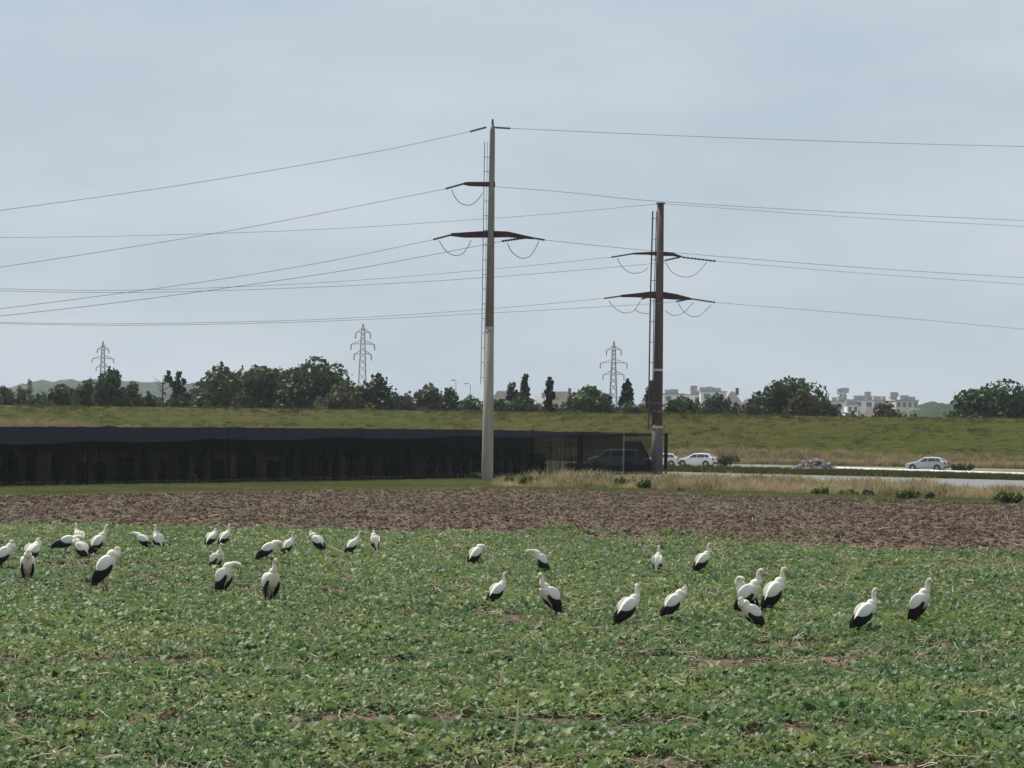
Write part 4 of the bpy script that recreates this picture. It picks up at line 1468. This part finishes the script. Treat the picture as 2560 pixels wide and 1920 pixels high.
# ================================================================== CARS
def car(name, label, loc, yaw, st, paint, side_wins, wb=(1.3, -1.35), wr=.32, hw0=.88, cat='car', rear_win=True, windscreen=(3, 4), rearscreen=(6, 7), scale=1.0):
    """st: stations front to rear (x, z_bottom, z_belt, half_width, z_roof, half_width_roof)"""
    t = thing(name, label, cat, loc, yaw, None, scale)
    n = len(st)
    V, Fc = [], []

    def ring(s):
        x, zb, zs, hw, zr, hr = s
        zm = (zb + zs) / 2
        L = [(x, hw * .93, zb), (x, hw, zb + (zs - zb) * .35), (x, hw * .985, zs), (x, hr, zr - .03), (x, hr * .55, zr + .015)]
        return L + [(a, -b, c) for a, b, c in reversed(L)]
    K = 10
    for s in st:
        V += ring(s)
    for i in range(n - 1):
        for k in range(K):
            k2 = (k + 1) % K
            Fc.append((i * K + k, (i + 1) * K + k, (i + 1) * K + k2, i * K + k2))
    Fc += [tuple(range(K)), tuple((n - 1) * K + k for k in range(K - 1, -1, -1))]
    b = mesh('body', V, Fc, paint, t, smooth=False)
    bv = b.modifiers.new('soften', 'BEVEL')
    bv.width = .05
    bv.segments = 2
    bv.limit_method = 'ANGLE'
    bv.angle_limit = rad(20)

    def at(x):
        for i in range(n - 1):
            if st[i][0] >= x >= st[i + 1][0]:
                k = (st[i][0] - x) / (st[i][0] - st[i + 1][0] + 1e-9)
                return [st[i][j] * (1 - k) + st[i + 1][j] * k for j in range(6)]
        return st[-1]

    def side(x, q, s):
        a = at(x)
        lo, hi = Vector((x, a[3] * .985, a[2])), Vector((x, a[5], a[4] - .03))
        p = lo.lerp(hi, q)
        return Vector((p.x, s * (p.y + .018), p.z))
    for s in (-1, 1):
        for (x0, x1, xt0, xt1) in side_wins:
            v = [side(x0, .08, s), side(x1, .08, s), side(xt1, .84, s), side(xt0, .84, s)]
            v2 = [p - Vector((0, s * .03, 0)) for p in v]
            mesh('side_window', v + v2, [(0, 1, 2, 3), (7, 6, 5, 4), (0, 4, 5, 1), (1, 5, 6, 2), (2, 6, 7, 3), (3, 7, 4, 0)], M['glass'], t)

    def screen(nm, i, j):
        a, c = st[i], st[j]
        v = []
        for (s, f0) in ((a, .12), (c, .12)):
            pass
        lo, hi = (a, c) if a[4] < c[4] else (c, a)
        pl_ = [Vector((lo[0], -lo[5] * .86, lo[4])), Vector((lo[0], lo[5] * .86, lo[4])), Vector((hi[0], hi[5] * .82, hi[4])), Vector((hi[0], -hi[5] * .82, hi[4]))]
        nn = (pl_[1] - pl_[0]).cross(pl_[3] - pl_[0]).normalized()
        if nn.z < 0:
            nn = -nn
        mid = sum(pl_, Vector()) / 4
        v = [mid + (p - mid) * .88 + nn * .035 for p in pl_]
        v2 = [p - nn * .03 for p in v]
        mesh(nm, v + v2, [(0, 1, 2, 3), (7, 6, 5, 4), (0, 4, 5, 1), (1, 5, 6, 2), (2, 6, 7, 3), (3, 7, 4, 0)], M['glass'], t)
    screen('windscreen', *windscreen)
    if rear_win:
        screen('rear_window', *rearscreen)
    for x in wb:
        for s in (-1, 1):
            w = bpy.data.objects.new('wheel', None)
            COL.objects.link(w)
            w.parent = t
            w.location = (x, s * (hw0 - .10), wr)
            mb = MB()
            mb.tube([(0, -.11, 0), (0, -.09, 0), (0, .09, 0), (0, .11, 0)], [wr * .9, wr, wr, wr * .9], 18)
            mb.build('tyre', M['tyre'], w)
            mb = MB()
            mb.tube([(0, s * .10, 0), (0, s * .125, 0)], [wr * .62, wr * .55], 14)
            mb.build('rim', M['rim'], w)
            mb = MB()
            mb.tube([(0, s * .03, 0), (0, s * .112, 0)], [wr * 1.2, wr * 1.2], 18)
            mb.build('wheel_arch', M['trimdark'], w)
    f, r_ = st[1], st[-2]
    for s in (-1, 1):
        mb = MB()
        mb.box((st[1][0] + .02, s * f[3] * .72, f[2] - .07), (.16, .34, .13))
        mb.build('headlight', M['headlamp'], t)
        mb = MB()
        mb.box((r_[0] - .01, s * r_[3] * .88, r_[2] - .08), (.14, .20, .26))
        mb.build('tail_light', M['taillamp'], t)
        mb = MB()
        a = at(st[3][0] - .15)
        mb.box((st[3][0] - .15, s * (a[3] + .1), a[2] + .09), (.16, .2, .14))
        mb.build('mirror', paint, t)
    mb = MB()
    mb.box((st[-1][0] + .02, 0, .42), (.12, hw0 * 1.7, .18))
    mb.build('bumper', M['trimdark'], t)
    return t


HATCH = [(2.12, .30, .58, .70, .64, .55), (2.02, .24, .70, .82, .76, .62), (1.25, .22, .86, .88, .92, .70), (.92, .22, .92, .89, .99, .72), (.20, .22, .95, .89, 1.42, .62),
         (-.65, .22, .97, .89, 1.48, .62), (-1.55, .22, 1.0, .88, 1.42, .60), (-1.98, .24, 1.02, .85, 1.10, .66), (-2.10, .28, .92, .80, .96, .70), (-2.13, .34, .6, .76, .64, .62)]
HW = [(.62, -.28, .12, -.28), (-.34, -1.15, -.34, -1.15), (-1.21, -1.72, -1.21, -1.50)]
VAN = [(2.55, .34, .80, .78, .88, .62), (2.42, .28, .98, .90, 1.06, .70), (1.75, .26, 1.14, .96, 1.22, .74), (1.50, .26, 1.18, .96, 1.28, .76), (.72, .26, 1.22, .97, 1.90, .72),
       (0, .26, 1.22, .97, 1.97, .74), (-2.35, .26, 1.22, .97, 1.95, .74), (-2.52, .28, 1.20, .95, 1.55, .80), (-2.58, .30, 1.05, .92, 1.10, .84), (-2.60, .36, .7, .88, .75, .80)]
VW = [(1.18, .30, .62, .30), (.10, -1.10, .10, -1.10), (-1.25, -2.2, -1.25, -2.2)]

pc = P(1741, 1167)
car('parked_car', 'white car parked on the track right of the dark pole', (pc.x, pc.y, .02), rad(157), HATCH, M['carwhite'], HW, scale=1.06)
pc = P(1652, 1166)
car('parked_car', 'white car mostly hidden behind the foot of the dark pole', (pc.x, pc.y + 2, .02), rad(172), HATCH, M['carwhite'], HW)
pc = P(2322, 1178)
car('parked_car', 'silver white hatchback parked alone far right below the embankment', (pc.x, pc.y + 1.5, .02), rad(155), HATCH, M['carsilver'], HW, scale=1.06)
pv = P(1532, 1172)
car('parked_van', 'pale minibus van behind the thin black net', (pv.x, pv.y, .0), rad(176), VAN, M['carsilver'], VW, wb=(1.6, -1.55), wr=.34, hw0=.96, cat='van', scale=1.05)


# ================================================================== VERGE BUSHES, RUBBLE, TRACK BUSHES
def low_bush(label, px, py, wpx, hpx, mat, seed, n=420, grp='green weeds in the dry verge', nm='weed_bush', cat='bush'):
    p = P(px, py)
    s = p.y / F
    t = thing(nm, label, cat, p, 0, grp)
    rs = np.random.default_rng(seed)
    w, h = wpx * s, hpx * s
    lobes = [(rs.normal(0, .26) * w, rs.normal(0, .2) * w, h * rs.uniform(.2, .62), w * rs.uniform(.06, .16), w * .13, h * rs.uniform(.2, .42)) for _ in range(13)]
    V, Fq, tint = leaf_cloud(lobes, n, .12, rs)
    V[:, 2] = np.maximum(V[:, 2], .02)
    mesh('foliage', V, Fq, mat, t, attrs={'tint': ('FACE', tint)})
    mb = MB()
    for lb in lobes[:6]:
        mb.tube([(lb[0] * .2, lb[1] * .2, 0), (lb[0] * .7, lb[1] * .7, lb[2] * .6), (lb[0], lb[1], lb[2])], [.03, .02, .008], 5)
    mb.build('stems', M['bark'], t)


low_bush('dark green weed clump at the left of the pale pole foot', 1185, 1200, 42, 22, M['fol_weed'], 1)
low_bush('brownish green weed clump just right of the pale pole foot', 1266, 1212, 44, 22, M['fol_olive'], 2)
low_bush('tall green weed in the dry verge midway between the poles', 1320, 1218, 46, 34, M['fol_weed'], 3)
low_bush('green weed in the dry verge left of the dark pole', 1560, 1222, 44, 32, M['fol_weed'], 4)
low_bush('dark green weed in the dry verge right below the dark pole', 1612, 1226, 36, 34, M['fol_weed'], 5)
low_bush('small green weed in the dry verge below the white car', 1700, 1232, 30, 14, M['fol_olive'], 6)
low_bush('rounded green weed below the rubble heap', 2055, 1240, 50, 22, M['fol_weed'], 7)
low_bush('small green weed right of the rounded one below the rubble', 2118, 1240, 36, 20, M['fol_weed'], 8)
low_bush('olive weed in the dry verge, third of three below the rubble', 2172, 1243, 52, 18, M['fol_olive'], 9)
low_bush('wide dark green weed clump below the silver hatchback', 2292, 1252, 84, 30, M['fol_weed'], 10, 800)
low_bush('tallest dark green weed clump at the right edge of the verge', 2518, 1262, 80, 44, M['fol_weed'], 11, 900)
low_bush('dark bush on the track right behind the white car', 1814, 1165, 64, 34, M['fol_dark'], 12, 700, 'bushes beside the track', 'track_bush')
low_bush('dark bush right behind the silver hatchback', 2404, 1180, 52, 24, M['fol_dark'], 13, 600, 'bushes beside the track', 'track_bush')


def heap(label, px, py, wpx, hpx, mat, seed, nm, cat):
    p = P(px, py)
    s = p.y / F
    w, h = wpx * s / 2, hpx * s
    n, mrows = 40, 12
    V = []
    for j in range(mrows + 1):
        q = j / mrows
        for i in range(n):
            a = 6.2832 * i / n
            rr = q
            x, y = math.cos(a) * w * rr, math.sin(a) * w * .55 * rr
            hz = h * (1 - q ** 1.3) * max(0, -.35 + 2.6 * fbm(np.array([x * 1.1 + 9]), np.array([y * 1.1 + 4]), seed, 5)[0])
            V.append((x, y, max(hz, -.05) if q < 1 else -.05))
    Fc = [(j * n + i, j * n + (i + 1) % n, (j + 1) * n + (i + 1) % n, (j + 1) * n + i) for j in range(mrows) for i in range(n)]
    o = mesh(nm, V, Fc, mat)
    o.location = p
    tag(o, label, cat)


pq = P(2035, 1180)
mb = MB()
rr2 = np.random.default_rng(77)
for k in range(190):
    a_, q_ = rr2.uniform(0, 6.28), math.sqrt(rr2.random())
    px_, py_ = math.cos(a_) * q_ * 2.4, math.sin(a_) * q_ * 1.3
    zt_ = .1 + (1 - q_ ** 2) * 1.05 * rr2.uniform(.35, 1.1)
    sz = rr2.uniform(.16, .42)
    v, f = loft([(px_, py_, zt_ - sz * .6), (px_, py_, zt_ - sz * .2), (px_ + .05, py_, zt_ + sz * .3), (px_ + .05, py_, zt_ + sz * .6)], [(sz * .6, sz * .5), (sz, sz * .9), (sz * .9, sz * .8), (sz * .35, sz * .4)], 6)
    v = [Vector(p_) + Vector(rr2.normal(0, sz * .16, 3)) for p_ in v]
    mb.add(v, f)
o = mb.build('rubble_heap', M['rubble'])
o.location = pq
o['kind'] = 'stuff'
o['label'] = 'grey rubble heap beside the track between the two cars'
heap('dark lump behind the top of the grey rubble heap', 2046, 1171, 50, 26, M['darkrubble'], 6, 'tarpaulin_lump', 'lump')
heap('low pale earth bank beside the track right of the white car', 1890, 1169, 150, 9, M['rubble'], 7, 'earth_bank', 'heap')


# ================================================================== DRY STALKS IN THE CROP
def stalk(label, a, b, bend=0.02, r=.017):
    """a = foot pixel on the ground, b = tip pixel at about the same distance"""
    p = P(*a)
    q = At(b[0], b[1], p.y - .05)
    o = Vector((p.x, p.y, 0))
    mid = (q - o) * .5 + Vector((bend, 0, 0))
    mb = MB()
    c = catmull([(0, 0, 0), tuple(mid), tuple(q - o)], 5)
    mb.tube([Vector(k) for k in c], [r] * (len(c) - 1) + [r * .6], 6)
    w = mb.build('dry_stalk', M['stalk'])
    w.location = o
    tag(w, label, 'stalk', 'dry stalks in the crop')


stalk('tallest dry stalk, leaning, near the bottom middle of the field', (1276, 1905), (1296, 1747))
stalk('hooked dry stalk above the tallest stalk', (1251, 1742), (1258, 1672), -.02)
stalk('fat pale stalk lying slanted in the left crop', (738, 1692), (716, 1642), .01, .011)
stalk('upright pale stalk in the lower left of the crop', (640, 1878), (629, 1814))
stalk('short upright stalk left of the lower left pale stalk', (524, 1842), (524, 1790))
stalk('pale stalk standing at the far left of the lower crop', (26, 1758), (25, 1712))
stalk('small bright stalk right of the far left stalk', (108, 1762), (102, 1735), 0, .009)
stalk('upright stalk alone in the lower right of the crop', (1995, 1818), (1997, 1776), 0, .009)
stalk('pale stalk leaning left near the right edge of the crop', (2540, 1785), (2512, 1752), 0, .009)
stalk('slanted stalk on the bare soil at the bottom left', (276, 1915), (330, 1882), 0, .009)
stalk('curved stalk at the bottom just left of the tallest stalk', (1148, 1890), (1168, 1862), .02, .009)
stalk('stalk cut off by the bottom edge, right of the middle', (1978, 1925), (1984, 1896), 0, .01)


# ================================================================== STORKS
def nb(*a):
    return list(a)


NECKS = {
    # offsets from the neck base (forward, left, up); last row = head centre; beak direction
    'alert':   ([(.050, 0, .045), (.050, 0, .115), (.035, 0, .19), (.045, 0, .255), (.075, 0, .285)], (1, 0, -.28)),
    'tall':    ([(.060, 0, .055), (.085, 0, .130), (.100, 0, .21), (.120, 0, .275), (.155, 0, .300)], (1, 0, -.35)),
    'bow':     ([(.060, 0, .050), (.060, 0, .120), (.055, 0, .19), (.075, 0, .25), (.110, 0, .262)], (.62, 0, -.80)),
    'rest':    ([(.060, 0, .030), (.040, 0, .075), (.010, 0, .115), (.020, 0, .150), (.055, 0, .155)], (.75, 0, -.62)),
    'tuck':    ([(.070, 0, .030), (.095, 0, .070), (.085, 0, .115), (.100, 0, .140), (.130, 0, .115)], (.15, 0, -1)),
    'breast':  ([(.080, 0, .030), (.150, 0, .035), (.200, 0, .020), (.220, 0, -.02), (.215, 0, -.065)], (-.35, 0, -1)),
    'forward': ([(.085, 0, .045), (.150, 0, .075), (.215, 0, .085), (.265, 0, .085), (.300, 0, .065)], (.35, 0, -1)),
    'down':    ([(.080, 0, .000), (.150, 0, -.05), (.195, 0, -.13), (.215, 0, -.20), (.225, 0, -.24)], (.2, 0, -1)),
    'back':    ([(.050, .01, .040), (.055, .03, .100), (.020, .06, .150), (-.03, .085, .165), (-.075, .09, .145)], (-.75, .15, -.6)),
    'turnl':   ([(.050, 0, .045), (.055, 0, .115), (.045, .005, .19), (.055, .02, .245), (.060, .05, .265)], (.15, .85, -.5)),
    'turnr':   ([(.050, 0, .045), (.055, 0, .115), (.045, -.005, .19), (.055, -.02, .245), (.060, -.05, .265)], (.15, -.85, -.5)),
}


def stork(label, px, ytop, ybot, yaw, neck, pitch=46, hb=.54, spread=0, kn=1.0):
    hz = P(px, ybot).y
    feet = ybot + (ybot - (1073 + (px - 1280) * .0148)) * .042
    p = P(px, feet)
    D = p.y
    want = (feet - ytop) * D / F
    th = rad(pitch)
    ax = Vector((math.cos(th), 0, math.sin(th)))
    nu = Vector((-math.sin(th), 0, math.cos(th)))
    c = Vector((0, 0, hb))

    def B(t, n_=0, y_=0):
        return c + ax * t + nu * n_ + Vector((0, y_, 0))
    rows = [(*B(-.36, -.015), .040, .012), (*B(-.29, -.01), .064, .030), (*B(-.20), .092, .066), (*B(-.10), .116, .106), (*B(0, -.008), .130, .134), (*B(.10, -.010), .130, .138),
            (*B(.185, -.006), .108, .116)]
    rows = [(a_[0], a_[1], a_[2], a_[3] * 1.12, a_[4] * 1.10) for a_ in rows]
    nbase = B(.235, .015)
    offs, bd = NECKS[neck]
    nr = [(.066, .070), (.050, .053), (.039, .041), (.033, .036), (.042, .044)]
    fat = {'tuck': 1.55, 'rest': 1.45, 'back': 1.4, 'breast': 1.3, 'forward': 1.15}.get(neck, 1.0)
    rows.append((*nbase, .092 * min(fat, 1.15), .104 * min(fat, 1.15)))
    pts = [nbase + Vector((o[0] * kn, o[1] * kn, o[2] * kn)) for o in offs]
    for k_, (q, rr) in enumerate(zip(pts, nr)):
        fk = 1 + (fat - 1) * (1 - k_ / 4)
        rows.append((*q, rr[0] * fk, rr[1] * fk))
    bdv = Vector(bd).normalized()
    head = pts[-1]
    rows += [(*(head + bdv * .030), .036, .037), (*(head + bdv * .062), .018, .019), (*(head + bdv * .072), .010, .010)]
    rows = catmull(rows, 4)
    V, Fc = loft([r[:3] for r in rows], [(max(r[3], .005), max(r[4], .005)) for r in rows], 14)
    topz = max(v.z for v in V)
    sc = min(1.22, max(.80, want / topz))
    t = thing('stork', label, 'stork', p, rad(yaw), 'white storks in the crop', sc)
    mesh('body', V, Fc, M['shaded_cream_feather'], t, smooth=True)
    # beak: two tapering mandibles in one mesh
    mb = MB()
    b0 = head + bdv * .060
    mb.tube([b0, b0 + bdv * .05, b0 + bdv * .12, b0 + bdv * .185], [(.014, .017), (.011, .013), (.007, .008), (.002, .002)], 8)
    mb.build('beak', M['beak'], t, smooth=True)
    latv = Vector((0, 1, 0))
    latv = (latv - bdv * latv.dot(bdv))
    latv = latv.normalized() if latv.length > .1 else Vector((1, 0, 0))
    for s in (-1, 1):
        e = head + bdv * .026 + latv * (s * .034)
        mb = MB()
        mb.tube([e - latv * s * .006, e, e + latv * s * .006], [.011, .016, .009], 8)
        mb.build('eye', M['eye'], t)
    for s in (-1, 1):
        sp = spread
        # white coverts: a flattened shell along the flank
        cr = [(.19, .038, .100, .012, .036), (.13, .042, .134, .024, .088), (.04, .044, .152, .028, .112), (-.05, .046, .148, .028, .106), (-.125, .048, .132 + sp, .024, .078), (-.18, .044, .114 + sp, .012, .032)]
        rows = catmull([(*B(a, n_, s * y_), th_, h_) for a, n_, y_, th_, h_ in cr], 4)
        v, f = loft([r[:3] for r in rows], [(max(r[3], .004), max(r[4], .006)) for r in rows], 12, side=(0, 1, 0))
        wing = mesh('wing', v, f, M['white_feather'], t, smooth=True)
        # black flight feathers below and behind
        cr = [(.11, -.074, .100, .010, .024), (.03, -.072, .132, .022, .070), (-.08, -.054, .138, .024, .108), (-.20, -.028, .120 + sp, .022, .118), (-.32, -.030, .084 + sp, .018, .098),
              (-.42, -.046, .044 + sp * .6, .012, .054), (-.49, -.060, .024 + sp * .5, .005, .014)]
        rows = catmull([(*B(a, n_, s * y_), th_, h_) for a, n_, y_, th_, h_ in cr], 4)
        v, f = loft([r[:3] for r in rows], [(max(r[3], .004), max(r[4], .006)) for r in rows], 12, side=(0, 1, 0))
        # separate primary tips
        mb = MB()
        mb.add(v, f)
        for k in range(4):
            n0 = -.02 - .028 * k
            a0 = -.34 - .015 * k
            pa = [B(a0, n0, s * (.066 + sp)), B(a0 - .09, n0 - .015, s * (.048 + sp)), B(a0 - .175 + .02 * k, n0 - .03, s * (.030 + sp))]
            mb.tube(pa, [(.008, .018), (.007, .016), (.002, .004)], 6)
        mb.build('flight_feathers', M['black_feather'], wing, smooth=True)
        # legs
        kx = -.02 + .05 * s * .3
        hip = Vector((.0, s * .055, hb - .05))
        knee = Vector((-.055 + .02 * s, s * .05, .285))
        foot_ = Vector((.02 + .035 * s, s * .055, .012))
        mb = MB()
        mb.tube([hip, hip.lerp(knee, .35), hip.lerp(knee, .72)], [.062, .045, .020], 10, 1)
        mb.tube([hip.lerp(knee, .6), knee, knee.lerp(foot_, .1), foot_], [.013, .015, .011, .010], 8, 0)
        for dx, dy in ((.10, 0), (.085, .045), (.085, -.045), (-.045, 0)):
            mb.tube([foot_, foot_ + Vector((dx, dy, -.006))], [.009, .004], 5, 0)
        mb.build('leg', [M['legskin'], M['white_feather']], t, smooth=True)
    return t


# label, x, top, bottom (of the black feathers), yaw (0 right, 90 away, 180 left, -90 to the camera), neck
ST = [
    ('stork cut by the left edge of the photo, head turned to the right', 8, 1349, 1424, 15, 'rest', 42),
    ('stork with a hunched white back behind the grey breasted one at far left', 80, 1345, 1412, 60, 'rest', 30),
    ('stork near the left edge facing the camera with a shaded grey breast', 68, 1371, 1452, -80, 'tuck', 58),
    ('hindmost stork of the left trio, head up and back turned', 197, 1308, 1366, 125, 'bow', 40),
    ('stork crouching level with its head hanging right, in the left trio', 168, 1337, 1388, 10, 'breast', 12),
    ('stork at the right of the left trio, low behind a crouching one', 203, 1342, 1400, 150, 'tuck', 40),
    ('upright stork with a slim raised neck right of the left trio', 243, 1310, 1388, 25, 'tall', 50),
    ('largest stork on the left, head tucked on its breast', 262, 1366, 1466, 12, 'tuck', 52),
    ('stork with lowered head facing left, left one of the second pair', 357, 1330, 1372, 165, 'forward', 36),
    ('upright stork showing its beak leftward, right one of the second pair', 395, 1311, 1374, 140, 'alert', 58),
    ('plump stork preening beside the upright one near the top of the crop', 528, 1321, 1366, 55, 'rest', 34),
    ('upright white backed stork right of the plump preening one', 561, 1313, 1364, 40, 'alert', 44),
    ('stork standing half hidden behind the one with outstretched neck', 540, 1361, 1424, -35, 'alert', 56),
    ('stork stretching its neck level to the right, beak hanging down', 560, 1403, 1484, -25, 'forward', 62),
    ('stork bending its head low to the right beside a small upright one', 670, 1350, 1404, 8, 'breast', 32),
    ('small upright stork right of the one bending its head low', 719, 1333, 1387, 22, 'alert', 50),
    ('stork with its bent head pointing left above dark wing tips', 793, 1327, 1379, 150, 'tuck', 40),
    ('stork stretching a long neck up to the right', 880, 1327, 1386, 20, 'tall', 46),
    ('smallest white stork right of the long necked stretching one', 937, 1338, 1374, 110, 'rest', 50),
    ('front facing stork with upright neck in the left middle', 677, 1394, 1502, -62, 'bow', 60),
    ('lone hunched stork preening downward right of the middle pole line', 1188, 1360, 1412, 30, 'breast', 48),
    ('stork with lowered neck reaching left, right of the hunched lone one', 1352, 1373, 1430, -165, 'forward', 52),
    ('stork with a large black wing facing right, left of the shaded cream breasted one', 1242, 1436, 1508, 25, 'alert', 44),
    ('shaded cream breasted stork facing left with its head turned', 1374, 1432, 1532, -150, 'bow', 48),
    ('small distant stork seen from behind, left of the upright distant one', 1643, 1374, 1428, 75, 'alert', 52),
    ('upright distant stork by the brown soil, second of the far right pair', 1755, 1357, 1431, 22, 'alert', 46),
    ('stork looking back left over its bright white wing', 1568, 1459, 1563, 20, 'turnl', 44),
    ('stork preening its breast right of the one looking back', 1682, 1466, 1548, 8, 'tuck', 46),
    ('hindmost stork of the tight trio, only its humped back showing', 1866, 1440, 1532, 150, 'back', 50),
    ('tall middle stork of the tight trio with beak pointing down', 1870, 1420, 1538, -20, 'bow', 50),
    ('front stork of the tight trio facing left with a brown black wing', 1878, 1492, 1572, -160, 'tuck', 42),
    ('stork with a long beak held down to the right of the tight trio', 1933, 1417, 1528, 15, 'bow', 54),
    ('alert stork with black wing tips trailing low, second from the right', 2160, 1469, 1578, 14, 'alert', 44),
    ('rightmost stork, standing steep with its beak pressed down', 2297, 1444, 1556, -22, 'bow', 60),
]
for s_ in ST:
    stork(s_[0], s_[1], s_[2], s_[3], s_[4], s_[5], s_[6], hb=.56)

# ================================================================== HAZE
hz = MB()
hz.box((0, 1450, 29), (3160, 3060, 62))
m, n, l = new_mat('haze_air')
out = n.new('ShaderNodeOutputMaterial')
pv_ = n.new('ShaderNodeVolumePrincipled')
pv_.inputs['Color'].default_value = (0.80, 0.87, 0.95, 1)
pv_.inputs['Density'].default_value = 0.00008
pv_.inputs['Anisotropy'].default_value = 0.3
l.new(pv_.outputs['Volume'], out.inputs['Volume'])
h = hz.build('haze', m)
h['kind'] = 'stuff'
